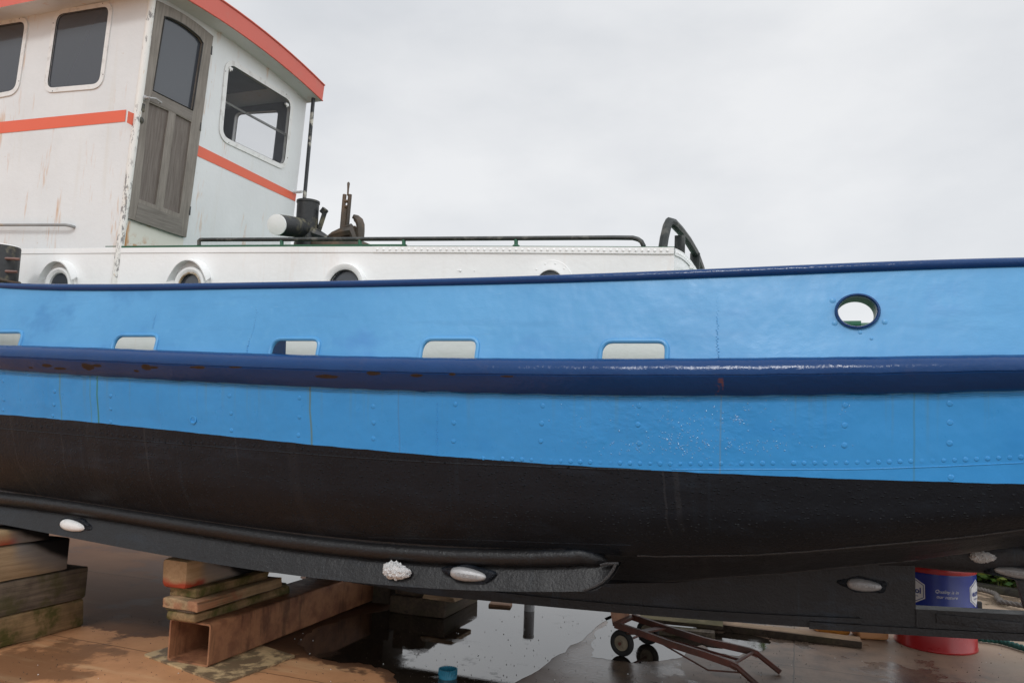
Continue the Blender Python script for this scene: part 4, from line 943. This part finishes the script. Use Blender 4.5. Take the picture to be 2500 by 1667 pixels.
puddle([(880,1500),(1000,1478),(1085,1465),(1160,1455),(1300,1462),(1400,1474),(1485,1484),(1500,1500),(1420,1562),(1350,1606),(1262,1668),(1180,1760),(1010,1760),(985,1680),(960,1640),(900,1622),(830,1616),(760,1600),(720,1570),(780,1530)], .025)
puddle([(1490,1500),(1560,1508),(1690,1530),(1720,1560),(1690,1590),(1640,1610),(1560,1618),(1500,1612),(1440,1600),(1450,1560)], .03)
puddle([(560,1392),(740,1400),(760,1430),(640,1440),(560,1410)], .05, .004, 3)
puddle([(1700,1552),(1790,1540),(1880,1560),(1870,1585),(1800,1600),(1730,1592)], .02)

# ---- timbers under the bilge keel
def timber(name, s0, s1, p0, p1, z0, z1, mt, label, grp, bev=.018, rot=0., jit=.011):
    bm = bmesh.new(); box(bm, s0, s1, p0, p1, z0, z1, bev, jit)
    bmesh.ops.subdivide_edges(bm, edges=[e for e in bm.edges if e.calc_length() > .25], cuts=5)
    for v in bm.verts: v.co += Vector((random.uniform(-.004, .004), random.uniform(-.003, .003), random.uniform(-.003, .003)))
    if rot: bmesh.ops.rotate(bm, verts=bm.verts[:], cent=((s0+s1)/2, p0, z0), matrix=Matrix.Rotation(rot, 3, 'Z'))
    return solo(name, bm, mt, label, 'timber', grp, 40)
W1 = m_wood('mossy_timber', (0.193, 0.124, 0.060), (0.333, 0.214, 0.105), 1, .85, 0, 0); W2 = m_wood('dark_timber', (0.096, 0.074, 0.057), (0.210, 0.165, 0.120), 1, .55, 0, .0)
W9 = m_wood('shadow_timber', (.05, .035, .025), (.09, .062, .042), 1, .2, 0, 0); W3 = m_wood('oiled_timber', (0.298, 0.198, 0.112), (0.455, 0.314, 0.180), 1, .2, .3, .0); W4 = m_wood('red_timber', (.18, .12, .07), (.27, .19, .11), 1, .3, .8, .0)  # W9 paints shade into the wood colour of blocks and plank sides
W5 = m_wood('board_wood', (.20, .16, .08), (.30, .25, .13), 0, .45, 0, 0); W6 = m_wood('pale_plank', (0.298, 0.190, 0.120), (0.455, 0.314, 0.195), 0, .15, 0, 0)
# black overspray that fell on the packing beside the hull
def overspray(name, c1, c2, Pedge, red, moss=.2, zt=.24):
    t = NT(name); g = t.noise(1., 6, .62, t.mp((38, 1.6, 38)), .6); base = t.mix(t.ramp(g, .3, .7), c1, c2)
    X, Y, Z = t.sep()
    if moss: base = t.mix(t.math('MULTIPLY', t.ramp(t.noise(4.5, 5, .65), .5, .66), moss), base, (.055, .06, .01))
    if red: base = t.mix(t.math('MULTIPLY', t.ramp(t.math('ADD', Z, t.math('MULTIPLY', t.noise(9, 3), .08)), .12, .06), t.math('MULTIPLY', t.ramp(Y, Pedge-.02, Pedge-.10), red)), base, (.34, .055, .025))
    wv = t.math('MULTIPLY', t.math('SUBTRACT', t.noise(5, 2), .5), .06)
    d = t.math('ADD', t.math('SUBTRACT', Z, zt), t.math('ADD', wv, t.math('MULTIPLY', t.math('SUBTRACT', Y, Pedge), .45)))
    gap = t.math('SUBTRACT', Y, t.math('ADD', Pedge-.1, wv))
    base = t.mix(t.math('MULTIPLY', t.math('MULTIPLY', t.ramp(d, -.22, -.02), t.ramp(gap, -.05, .06)), .75), base, (.20, .21, .22))
    base = t.mix(t.ramp(d, -.03, .03), base, (.008, .008, .009))
    return t.out(base, .7, t.bump(g, .6, .006), spec=.35)
G1 = 'timbers stacked under the bilge keel'
timber('timber_baulk', -5.46, -5.155, 3.80, 4.70, .0, .208, W1, 'mossy brown timber baulk lying on the ground, bottom of the tall stack', G1)
timber('timber_baulk', -5.46, -5.15, 3.83, 4.71, .212, .448, W2, 'dark cracked timber baulk, second from the ground in the tall stack', G1)
timber('timber_baulk', -5.46, -5.16, 3.66, 4.52, .452, .69, overspray('sprayed_timber', (.27, .18, .10), (.40, .28, .165), .08, 0, .1, .24), 'brown timber baulk with black overspray, third up in the tall stack', G1)
timber('timber_baulk', -5.46, -5.17, 3.62, 4.35, .694, .80, overspray('sprayed_red_timber', (.32, .21, .11), (.44, .31, .18), .17, .9, .2, .06), 'red stained timber pressed under the hull, topmost of the tall stack', G1)

# steel box beam with packing on top; survey of its near end
b0, b1 = atZ(415, 1613), atZ(500, 1637)
PBm = (b0.y+b1.y)/2; hB = .272; sB0, sB1 = b0.x, b1.x
print('beam', b0, b1)
def rotz(bm, ang, c): bmesh.ops.rotate(bm, verts=bm.verts[:], cent=c, matrix=Matrix.Rotation(ang, 3, 'Z'))
bm = bmesh.new(); ww = sB1-sB0; wt = .012; zb = .014
o_ = [(sB0, zb), (sB1, zb), (sB1, zb+hB), (sB0, zb+hB)]; o_ = rounded(o_, .02, 4); i_ = rounded([(sB0+wt, zb+wt), (sB1-wt, zb+wt), (sB1-wt, zb+hB-wt), (sB0+wt, zb+hB-wt)], .014, 4)
panel(bm, o_, [i_], lambda a, b: (a, PBm, b), 3.4, (0, 1, 0))
beam = solo('steel_beam', bm, M['rust'], 'rusty hollow steel box beam lying across under the keel', 'beam', None, 30)
bq = [atZ(350, 1601), atZ(543, 1672), atZ(722, 1604), atZ(600, 1560)]
bq[3] = bq[0]+(bq[2]-bq[1])
t = NT('flaking_board'); k = t.ramp(t.noise(6, 5, .65), .42, .55); M['board'] = t.out(t.mix(t.math('MULTIPLY', t.ramp(t.noise(4, 4, .6, t.mp((1,1,1),(4,4,4))), .54, .64), .2), t.mix(k, (.52, .37, .2), (.17, .115, .065)), (.12, .14, .07)), .6, t.bump(k, .5, .004))
bm = bmesh.new(); vs = [(p.x, p.y) for p in bq]
panel(bm, rounded(vs, .02, 3), [], lambda a, b: (a, b, .0015), .012, (0, 0, 1)); solo('base_board', bm, M['board'], 'flaking painted plywood board on the ground under the box beam', 'board', None, 30)
ztop = zb+hB
G2 = 'packing planks on the box beam'
def px_s(x, y, P): return atP(x, y, P).x
def pack(x0, x1, yt, yb, P, z0, z1, plen, mt, label, bev=.008, rot=0., nm='packing_plank'):
    s0, s1 = px_s(x0, (yt+yb)/2, P), px_s(x1, (yt+yb)/2, P); return timber(nm, s0, s1, P, P+plen, z0, z1, mt, label, G2, bev, rot, .004)
zz = lambda y, P, x=440: atP(x, y, P).z
zD = [ztop+.001, ztop+.10, ztop+.128, ztop+.20, ztop+.255]
P1 = PBm-.05
print('pack z', zz(1532, P1), zz(1492, P1), zz(1482, P1), zz(1458, P1), zz(1436, P1), zz(1365, P1), 'bk', zk_b(-3.9))
lv = [ztop+.001, zz(1495, P1), zz(1486, P1), zz(1460, P1), zz(1437, P1)]
pack(404, 473, 1492, 1532, P1, lv[0], lv[1]-.001, 1.05, W1, 'thick mossy plank directly on the box beam, lowest of its packing', .018)
pack(402, 474, 1482, 1498, P1+.01, lv[1], lv[2]-.001, 1.0, W2, 'thin dark plank second up on the box beam packing')
pack(396, 482, 1458, 1488, P1-.02, lv[2], lv[3]-.001, .9, W3, 'plank with pale sawn end in the middle of the box beam packing')
pack(414, 480, 1436, 1465, P1+.04, lv[3], lv[4]-.001, .76, W1, 'green slimy plank under the red ended block', .008)
ktop = zk_b(-3.85)
pack(393, 455, 1365, 1435, P1-.02, lv[4], min(lv[4]+.19, ktop+.0), .72, overspray('sprayed_block', (.36, .23, .12), (.46, .31, .18), -.12, 1.2, .1, .15), 'red ended timber block wedged under the bilge keel, topmost on the box beam', .03, nm='timber_block')
# packing at the keel end
kq = atP(1040, 1475, PC-.25)
W7 = m_wood('rough_packing', (0.280, 0.140, 0.075), (0.175, 0.099, 0.060), 0, .1, 0, 0)
G3 = 'packing blocks by the keel'
a = atZ(1085, 1512); 
timber('keel_block', a.x-.52, a.x, a.y, a.y+.75, .0, .15, W9, 'long dark heavy timber block on the wet ground under the keel', G3, .012)
timber('keel_block', a.x-.50, a.x-.18, a.y+.03, a.y+.55, .153, .30, W9, 'brown timber block on top of the long dark one under the keel', G3, .012, .04)
timber('packing_plank', a.x-.55, a.x+.06, a.y-.05, a.y+.25, .153, .185, W2, 'thin dark plank sticking out to the right of the keel blocks', G3, .006, -.07) if False else timber('packing_plank', a.x-.20, a.x+.09, a.y-.02, a.y+.35, .153, .19, W6, 'short pale plank end on the right of the keel blocks', G3, .006, -.05)
timber('timber_baulk', -4.35, -3.45, 6.42, 6.84, .0, .32, W9, 'unseen dark baulk added beyond the keel, darkening the puddle reflection', G3, .012)  # unseen baulks, added to keep bright sky out of the puddle
timber('timber_baulk', -4.30, -3.50, 6.45, 6.82, .323, .655, W9, 'unseen dark baulk added under the far bilge keel, stacked on the other', G3, .012)
# ---- planks and boards beyond the keel
def plank(px0, px1, w, h, mt, label, name='plank', grp='loose planks beyond the keel', tilt=0., z=0., edge=None):
    a, b = atZ(*px0), atZ(*px1); d = (b-a); L = d.length; ang = math.atan2(d.y, d.x)
    bm = bmesh.new(); box(bm, 0, L, 0, w, 0, h, .005, .003)
    bmesh.ops.rotate(bm, verts=bm.verts[:], cent=(0, 0, 0), matrix=Matrix.Rotation(tilt, 3, 'X'))
    bmesh.ops.rotate(bm, verts=bm.verts[:], cent=(0, 0, 0), matrix=Matrix.Rotation(ang, 3, 'Z')); bmesh.ops.translate(bm, verts=bm.verts[:], vec=(a.x, a.y, z))
    o = solo(name, bm, mt, label, 'plank', grp, 40)
    if edge:
        o.data.materials.append(edge)
        for p in o.data.polygons:
            if p.normal.z < .5: p.material_index = 1  # sides take the shade-darkened wood, leaving only the top pale
    return o
plank((1700,1533), (2104,1583), .16, .055, W6, 'long straight sawn plank with dark edge beside the hand truck', edge=W9)
o = plank((1560,1535), (1765,1556), .42, .03, W5, 'wide greenish board propped beyond the hand truck', 'board', None, .10, .06, W9)
plank((1600,1548), (1745,1562), .1, .055, W2, 'short dark batten under the greenish board')
plank((1192,1480), (1246,1484), .12, .022, W7, 'short block of wood at the far edge of the puddle')
# ---- hand truck lying behind the keel
HT = thing('hand_truck', tuple(atZ(1518, 1601)), 'rusty red sack truck lying on its handles in the wet', 'hand truck')
wl0, wl1 = atZ(1518, 1601), atZ(1581, 1572); rw = .095
ax = (wl1-wl0).normalized(); wl0 = wl0+Vector((0, 0, rw)); wl1 = wl1+Vector((0, 0, rw))
for c, sgn in ((wl0, 1), (wl1, -1)):
    bm = bmesh.new(); tube(bm, [c+(ax.cross(Vector((0, 0, 1)))*math.cos(a)+Vector((0, 0, 1))*math.sin(a))*(rw-.022) for a in [2*math.pi*k/36 for k in range(36)]], .022, 12, closed=True)
    for v in bm.verts:
        d = (v.co-c).dot(ax); v.co += ax*d*.15
    wheel = mk('wheel', bm, M['rubber'], HT, 60)
    bm = bmesh.new(); lathe(bm, [(.02, -.03), (.022, -.022), (.05, -.012), (.062, -.016), (.074, -.02), (.076, 0), (.074, .02), (.05, .012), (.022, .022), (.02, .03)], c, ax, 30); mk('rim', bm, M['rim'], wheel, 40)
    bm = bmesh.new(); lathe(bm, [(.012, -.04), (.012, .04)], c, ax, 12); mk('hub', bm, M['redrust'], wheel, 40)
bm = bmesh.new(); tube(bm, [wl0-ax*.03, wl1+ax*.03], .009, 8); mk('axle', bm, M['redrust'], HT)
dn = (atZ(1850, 1673)-atZ(1500, 1600)).normalized()
def railpts(px, zs): return [atZ(x, y, z) for (x, y), z in zip(px, zs)]
R1 = railpts([(1502,1524),(1560,1543),(1640,1572),(1720,1597),(1785,1620),(1800,1628),(1850,1672)], [.235, .215, .185, .15, .125, .11, .018])
R2 = railpts([(1544,1505),(1620,1531),(1720,1563),(1830,1588),(1850,1596),(1905,1640)], [.235, .21, .165, .125, .105, .018])
def flatbar(bm, pts, w, h):
    G = []
    for i, p in enumerate(pts):
        d = (pts[min(i+1, len(pts)-1)]-pts[max(i-1, 0)]).normalized(); sd = d.cross(Vector((0, 0, 1))).normalized(); u = sd.cross(d)
        G.append([p+sd*w-u*h, p+sd*w+u*h, p-sd*w+u*h, p-sd*w-u*h, p+sd*w-u*h])
    q = grid(bm, G); bm.faces.new(q[0][:-1][::-1]); bm.faces.new(q[-1][:-1])
for rp_ in (R1, R2):
    bm = bmesh.new(); n = -2; flatbar(bm, rp_[:n+1] if False else rp_[:-1], .013, .022); sr = mk('side_rail', bm, M['redrust'], HT, 40)
    bm = bmesh.new(); tube(bm, [rp_[-3], rp_[-2], (rp_[-2]+rp_[-1])/2, rp_[-1]], .019, 10); mk('handle', bm, M['redrust'], HT, 40)
bm = bmesh.new(); c1 = R1[-3].lerp(R1[-2], .2); c2 = R2[-3].lerp(R2[-2], .4); tube(bm, [c1, c2], .011, 8); mk('cross_bar', bm, M['redrust'], HT)
bm = bmesh.new(); tube(bm, [R1[1].lerp(R2[1], .5)-Vector((0, 0, .03)), c1.lerp(c2, .35)], .009, 8); tube(bm, [R1[1]+Vector((.15, 0, -.05)), R1[-3]+Vector((-.15, .0, -.06)), R1[-2]+Vector((.02, 0, -.03))], .006, 6); mk('brace_rod', bm, M['redrust'], HT)
bm = bmesh.new(); c1, c2 = R1[1], R2[1]; flatbar(bm, [c1, c2], .03, .006); c3, c4 = R1[0], R2[0]; flatbar(bm, [c3, c4], .02, .012); mk('cross_plate', bm, M['redrust'], HT)
bm = bmesh.new(); u_ = Vector((-.02, .0, 0)); quad(bm, R1[0]+u_, R2[0]+u_, R2[0]+Vector((-.06, 0, .2)), R1[0]+Vector((-.06, 0, .2))); r = bmesh.ops.solidify(bm, geom=bm.faces[:], thickness=.006); mk('toe_plate', bm, M['rust'], HT)
for c, rr_ in ((wl0, R1), (wl1, R2)):
    bm = bmesh.new(); flatbar(bm, [c, c+Vector((.03, 0, .07)), rr_[1]+Vector((0, 0, -.01))], .014, .006); mk('axle_bracket', bm, M['redrust'], HT)

# ---- drum
dc = atZ(2289, 1595); dl, dr_ = atZ(2190, 1570), atZ(2385, 1575)
rd = .305
c2d = Vector((dc.x, dc.y, 0)); to = (c2d-Vector((0, 0, 0))); to.z = 0; to.normalize(); c2d = c2d+to*rd
c2d.x -= .015
DR = thing('oil_drum', (c2d.x, c2d.y, 0), 'blue steel drum with red lid and base standing behind the rudder shoe', 'drum')
zr = lambda y: 1.7-(y-1060)/F*(to.dot(c2d-to*rd)/to.dot(ray(2289, y)) if False else 1)
def zfront(y): return onplane(2289, y, c2d-to*rd, to).z
z1_, z2_, z3_ = zfront(1497), zfront(1403), zfront(1390)
H = z3_+.015; print('drum', c2d, z1_, z2_, z3_)
bm = bmesh.new(); lathe(bm, [(rd*.93, .012), (rd*.985, .0), (rd, .006), (rd, .016), (rd*.985, .022), (rd*.985, z1_-.02), (rd*.985, z1_)], c2d, (0, 0, 1), 64); mk('drum_base', bm, M['dred'], DR, 40)
bm = bmesh.new(); lathe(bm, [(rd*.985, z1_), (rd*.99, z1_+.004), (rd, z1_+.016), (rd*.99, z1_+.03), (rd*.985, z1_+.034), (rd*.985, z2_-.012), (rd*.98, z2_)], c2d, (0, 0, 1), 64); db = mk('drum_body', bm, M['dblue'], DR, 40)
bm = bmesh.new(); lathe(bm, [(rd*.98, z2_), (rd, z2_+.002), (rd*1.005, z2_+.015), (rd*1., H-.012), (rd*.985, H), (rd*.95, H+.002), (rd*.93, H-.01), (.0, H-.012)], c2d, (0, 0, 1), 64); mk('drum_lid', bm, M['dred'], DR, 40)
def oncyl(ang0, zc, off=.0012):
    base = math.atan2(-to.y, -to.x)+ang0; rr = rd*.985+off
    return lambda u, v, w: Vector((c2d.x+rr*math.cos(base+u/rr), c2d.y+rr*math.sin(base+u/rr), zc+v))
bm = bmesh.new(); zc = zfront(1448); text_bm(bm, 'Quality is in', .036, oncyl(.30, zc+.014), .25, -.0002); text_bm(bm, 'our nature', .036, oncyl(.30, zc-.026), .25, -.0002); mk('slogan_lettering', bm, M['ink'], db, recalc=False)
for ang in (-.53, 1.27):
    def hexa(r, off, mt, nm, ang=ang):
        f = oncyl(ang, zc, off); bm = bmesh.new()
        pts = [(r*math.cos(R(90+60*k)), r*math.sin(R(90+60*k))) for k in range(6)]; rows = []
        for j in range(13):
            v = -r+2*r*j/12; hw = min(r*.866, (r-abs(v))*1.732); rows.append([f(-hw+2*hw*i/12, v, 0) for i in range(13)])
        grid(bm, rows); mk(nm, bm, mt, db, 60, recalc=False)
    hexa(.108, .001, M['ink'], 'badge'); hexa(.098, .0016, M['inkb'], 'badge_border'); hexa(.092, .0022, M['ink'], 'badge_field')
    bm = bmesh.new(); text_bm(bm, 'eurol', .062, oncyl(ang, zc, .003), 0, .0022); text_bm(bm, 'LUBRICANTS', .015, oncyl(ang, zc-.042, .003), 0, .0003); mk('badge_lettering', bm, M['inkb'], db, recalc=False)
# ---- jerrycans
def can(px0, px1, h, mt, label, zoff=0.):
    a, b = atZ(*px0), atZ(*px1); w = (b-a).length; d = (b-a).normalized(); nrm_ = Vector((-d.y, d.x, 0)); 
    root = thing('jerrycan', tuple((a+b)/2+nrm_*.1), label, 'jerrycan', 'jerrycans beside the drum')
    bm = bmesh.new(); prof = rounded([(0, 0), (w, 0), (w, h*.86), (w*.62, h), (0, h*.95)], [.03, .03, .04, .05, .04], 5)
    panel(bm, prof, [], lambda u, v: a+d*u+Vector((0, 0, v+.002)), .19, nrm_)
    es = [e for e in bm.edges if e.calc_length() < w and abs(abs((e.verts[0].co-e.verts[1].co).normalized().dot(nrm_))) < .1 and len(e.link_faces) == 2 and e.calc_face_angle(0) > 1.]
    bmesh.ops.bevel(bm, geom=es, offset=.018, segments=3, affect='EDGES', profile=.5); mk('can_body', bm, mt, root, 40)
    bm = bmesh.new(); q = a+d*w*.82+nrm_*.095+Vector((0, 0, h*.93)); lathe(bm, [(.022, 0), (.022, .035), (.03, .036), (.03, .06), (.02, .063)], q, (0, 0, 1), 18); mk('cap', bm, M['seal'], root)
    bm = bmesh.new(); e = a+d*w*.15+nrm_*.095+Vector((0, 0, h*.94)); tube(bm, [e, e+Vector((0, 0, .05)), e+d*w*.22+Vector((0, 0, .055)), e+d*w*.36+Vector((0, 0, .01))], .014, 8); mk('handle', bm, mt, root)
can((1998,1548), (2077,1552), .30, M['can'], 'amber stained jerrycan beside the long plank')
can((2096,1560), (2171,1564), .30, M['can2'], 'paler peach coloured jerrycan beside the drum')
# ---- quay edge, ropes, bushes
def rope(pts, r, mt, name, label, cat):
    P = spl(pts, 8); bm = bmesh.new(); L = 0; strands = [[], [], []]
    for i, p in enumerate(P):
        if i: L += (p-P[i-1]).length
    N = int(L/.012); cum = np.cumsum([0]+[(P[i]-P[i-1]).length for i in range(1, len(P))])
    for k in range(N+1):
        d = L*k/N; p = Vector([np.interp(d, cum, [q[j] for q in P]) for j in range(3)]); p2 = Vector([np.interp(min(L, d+.02), cum, [q[j] for q in P]) for j in range(3)]); tdir = p2-p if (p2-p).length > 1e-6 else tdir
        u, v = frame_of(tdir)
        for j in range(3): a_ = d/(r*5.)*2*math.pi+j*2.094; strands[j].append(p+(u*math.cos(a_)+v*math.sin(a_))*r*.5)
    for st in strands: tube(bm, st, r*.58, 7)
    return solo(name, bm, mt, label, cat, None, 60)
qa, qb_ = atZ(2385, 1446), atZ(2500, 1466); dq = (qb_-qa).normalized(); nq = Vector((-dq.y, dq.x, 0))
W8 = m_wood('quay_timber', (.022, .018, .015), (.035, .03, .025), 0, .15, 0, 0)
bm = bmesh.new(); a = qa-dq*6; L = 14
box(bm, 0, L, .12, .26, 0, .075, .01); bmesh.ops.rotate(bm, verts=bm.verts[:], cent=(0, 0, 0), matrix=Matrix.Rotation(math.atan2(dq.y, dq.x), 3, 'Z')); bmesh.ops.translate(bm, verts=bm.verts[:], vec=a)
solo('quay_kerb', bm, W8, 'dark mossy timber kerb along the far edge of the yard', 'kerb')
rope([tuple(qa-dq*1.5+Vector((0, 0, .05))), tuple(qa+Vector((0, -.05, .05))), tuple(atZ(2440, 1462, .05)), tuple(atZ(2500, 1478, .05)), tuple(qb_+dq*2+nq*-.2+Vector((0, 0, .05)))], .026, M['wire'], 'wire_rope', 'thick grey steel wire rope lying before the quay kerb', 'rope')
rope([tuple(atZ(2330, 1545, .03)), tuple(atZ(2385, 1557, .03)), tuple(atZ(2440, 1564, .03)), tuple(atZ(2505, 1583, .03)), tuple(atZ(2600, 1610, .03))], .024, M['rope'], 'green_rope', 'dark green laid rope on the ground beside the drum', 'rope')
bm = bmesh.new(); q = atZ(2390, 1500, 0); box(bm, q.x-.02, q.x+.03, q.y, q.y+.05, 0, .12, .004); box(bm, q.x-.03, q.x+.05, q.y-.01, q.y+.06, .0, .02, .004)
solo('small_cleat', bm, M['bitt'], 'small black iron cleat behind the drum', 'cleat')
bm = bmesh.new(); pr = atZ(1292, 1490)
lathe(bm, [(.047, 0), (.047, .215), (.05, .217), (.05, .235), (.045, .24), (0, .24)], pr, (0, 0, 1), 24); solo('mooring_post', bm, m_plain('grey_post_paint', (.34, .34, .35), .5), 'short grey round post standing in the far side of the puddle', 'post')
def leafmat(n, a, b):
    t = NT(n); return t.out(t.mix(t.noise(3, 3), a, b), .5, None, spec=.3)
LM = [leafmat('bush_leaf', (.035, .085, .012), (.075, .12, .02)), leafmat('yellow_leaf', (.13, .15, .02), (.075, .11, .018)), leafmat('deep_leaf', (.018, .05, .014), (.04, .085, .02))]
stemM = m_plain('bush_stem', (.07, .05, .03), .8)
def bush(x, y, r, h, n, label):
    root = thing('bush', (x, y, 0), label, 'bush', 'bushes beyond the quay kerb')
    bm = bmesh.new(); cl = []
    for _ in range(int(n/38)):
        a = random.uniform(0, 6.283); q = math.sqrt(random.random()); cl.append(Vector((x+r*q*math.cos(a), y+r*.7*q*math.sin(a), .05+h*random.random()**.8*(1-.35*q))))
    for c in cl:
        mi = random.choice((0, 0, 1, 1, 2)); 
        for _ in range(38):
            p = c+Vector((random.gauss(0, .11), random.gauss(0, .11), random.gauss(0, .09))); p.z = max(.02, p.z)
            d = Vector((random.gauss(0, 1), random.gauss(0, 1), random.gauss(.3, .6))).normalized(); u, v = frame_of(d); L_ = random.uniform(.035, .075); W = L_*.32
            f = bm.faces.new([bm.verts.new(p-u*L_), bm.verts.new(p+v*W), bm.verts.new(p+u*L_), bm.verts.new(p-v*W)]); f.material_index = mi
    mk('foliage', bm, LM, root, 180, recalc=False, clean=False)
    bm = bmesh.new()
    for c in cl[::3]: tube(bm, [(x+random.uniform(-.1, .1), y, 0), ((x+c.x)/2+random.uniform(-.1, .1), (y+c.y)/2, c.z*.6), tuple(c)], [.012, .008, .004], 5)
    mk('stem', bm, stemM, root)
bl = ['yellow green low bush beyond the quay kerb behind the drum', 'bush of darker leaves standing right of the drum beyond the kerb', 'leafy bush beyond the kerb mirrored in the brown puddle', 'tall loose bush at the far right beyond the kerb']
for (k, dn_, r, h, n), lb in zip(((-.2, .75, .8, .9, 5200), (1.0, .85, .8, 1.0, 5200), (-2.6, 1.5, .9, 1.9, 5200), (2.6, 1.4, .9, 1.6, 2600)), bl):
    p = qa+dq*k+nq*dn_; bush(p.x, p.y, r, h, n, lb)
bm = bmesh.new(); tt = []
for i in range(2600):
    p = qa+dq*random.uniform(-5, 8)+nq*random.uniform(.32, 2.2); hgt = random.uniform(.08, .32); d = Vector((random.gauss(0, .12), random.gauss(0, .12), hgt)); w = Vector((random.gauss(0, 1), random.gauss(0, 1), 0)).normalized()*.007
    bm.faces.new([bm.verts.new(p-w), bm.verts.new(p+w), bm.verts.new(p+d)]).material_index = random.randint(0, 1)
tag(mk('grass', bm, LM, None, 180, recalc=False, clean=False), 'rough green grass growing behind the quay kerb', None, None, 'stuff')
bm = bmesh.new()
for i in range(900):
    x_, y_ = random.uniform(-120, 2600), random.uniform(1500, 1700)
    q = atZ(x_, y_, .0025); w_ = random.uniform(.002, .0055) if i > 70 else random.uniform(.004, .008); a_ = random.uniform(0, 6.3)
    u = Vector((math.cos(a_), math.sin(a_), random.uniform(-.2, .3)))*w_; v = Vector((-math.sin(a_), math.cos(a_), random.uniform(-.2, .3)))*w_*random.uniform(.4, .9); up_ = Vector((0, 0, w_*.35+.001))
    f = [bm.verts.new(q+u+up_*0), bm.verts.new(q+v), bm.verts.new(q-u), bm.verts.new(q-v)]; tp_ = bm.verts.new(q+up_*2)
    for k_ in range(4):
        fc = bm.faces.new((f[k_], f[(k_+1) % 4], tp_)); fc.material_index = 0 if i < 70 else 1
tag(mk('grit', bm, [M['crust'], m_plain('dark_grit', (.05, .035, .025), .8)], None, 20, recalc=False, clean=False), 'scattered white paint flakes and dark grit on the wet ground', None, None, 'stuff')
# ---- blue plastic ring
RG = thing('plastic_ring', tuple(atZ(1093, 1655)), 'teal blue ribbed plastic ring lying on the wet ground', 'ring')
q = atZ(1093, 1653); bm = bmesh.new(); rr = .06
lathe(bm, [(rr*.86, .0), (rr, .0), (rr, .022), (rr*.97, .026), (rr*.97, .055), (rr*.88, .055), (rr*.86, .0)], q, (0, 0, 1), 36)
for k in range(24):
    a = 2*math.pi*k/24; box(bm, q.x+rr*.98*math.cos(a)-.003, q.x+rr*.98*math.cos(a)+.003, q.y+rr*.98*math.sin(a)-.003, q.y+rr*.98*math.sin(a)+.003, .02, .058)
mk('ring_body', bm, M['teal'], RG, 30)

# ------------------------------------------------------------------ light
sc = bpy.context.scene
AZ, EL = R(-95), R(42)         # sun behind the camera, also standing in for the camera flash
sun_dir = Vector((math.cos(EL)*math.cos(AZ), math.cos(EL)*math.sin(AZ), math.sin(EL)))
sd = bpy.data.lights.new('sun', 'SUN'); sd.energy = 1.0; sd.angle = R(10); sd.color = (1, .995, .985)
so_ = bpy.data.objects.new('sun', sd); C.objects.link(so_); so_.rotation_euler = sun_dir.to_track_quat('Z', 'Y').to_euler(); so_.location = (3, -6, 8)
w = bpy.data.worlds.new('World'); sc.world = w; w.use_nodes = True; T = w.node_tree; n = T.nodes; L = T.links
bg = n['Background']; bg.inputs[1].default_value = .1
sky = n.new('ShaderNodeTexSky'); sky.sky_type = 'NISHITA'; sky.sun_disc = False; sky.sun_elevation = EL; sky.sun_rotation = math.pi/2-AZ
tc = n.new('ShaderNodeTexCoord'); mp = n.new('ShaderNodeMapping'); mp.inputs['Scale'].default_value = (1.2, 1.2, 2.6); mp.inputs['Location'].default_value = (.35, .2, .1); L.new(tc.outputs['Generated'], mp.inputs[0])
nz = n.new('ShaderNodeTexNoise'); nz.inputs['Scale'].default_value = 1.6; nz.inputs['Detail'].default_value = 6; nz.inputs['Roughness'].default_value = .52; L.new(mp.outputs[0], nz.inputs['Vector'])
cr = n.new('ShaderNodeValToRGB'); cr.color_ramp.elements[0].position = .36; cr.color_ramp.elements[0].color = (.70, .72, .75, 1); cr.color_ramp.elements[1].position = .62; cr.color_ramp.elements[1].color = (.88, .888, .90, 1); L.new(nz.outputs['Fac'], cr.inputs[0])
sx = n.new('ShaderNodeSeparateXYZ'); L.new(tc.outputs['Generated'], sx.inputs[0])
mr = n.new('ShaderNodeMapRange'); L.new(sx.outputs['Z'], mr.inputs[0]); mr.inputs[1].default_value = .45; mr.inputs[2].default_value = 1.; mr.inputs[3].default_value = 10.1; mr.inputs[4].default_value = 14.5
dt = n.new('ShaderNodeVectorMath'); dt.operation = 'DOT_PRODUCT'; L.new(tc.outputs['Generated'], dt.inputs[0]); dt.inputs[1].default_value = Vector((.95, -.12, .42)).normalized()
m2 = n.new('ShaderNodeMapRange'); m2.interpolation_type = 'SMOOTHSTEP'; L.new(dt.outputs['Value'], m2.inputs[0]); m2.inputs[1].default_value = .25; m2.inputs[2].default_value = 1.; m2.inputs[3].default_value = 0.; m2.inputs[4].default_value = 10.5  # extra glow added in the unseen sky aft, fills the after wall
ad = n.new('ShaderNodeMath'); ad.operation = 'ADD'; L.new(mr.outputs[0], ad.inputs[0]); L.new(m2.outputs[0], ad.inputs[1])
vm = n.new('ShaderNodeVectorMath'); vm.operation = 'SCALE'; L.new(cr.outputs[0], vm.inputs[0]); L.new(ad.outputs[0], vm.inputs['Scale'])
mx = n.new('ShaderNodeMix'); mx.data_type = 'RGBA'; mx.inputs[0].default_value = .93; L.new(sky.outputs[0], mx.inputs[6]); L.new(vm.outputs[0], mx.inputs[7]); L.new(mx.outputs[2], bg.inputs[0])
sc.view_settings.view_transform = 'Standard'; sc.view_settings.look = 'None'; sc.view_settings.exposure = 0; sc.view_settings.gamma = 1
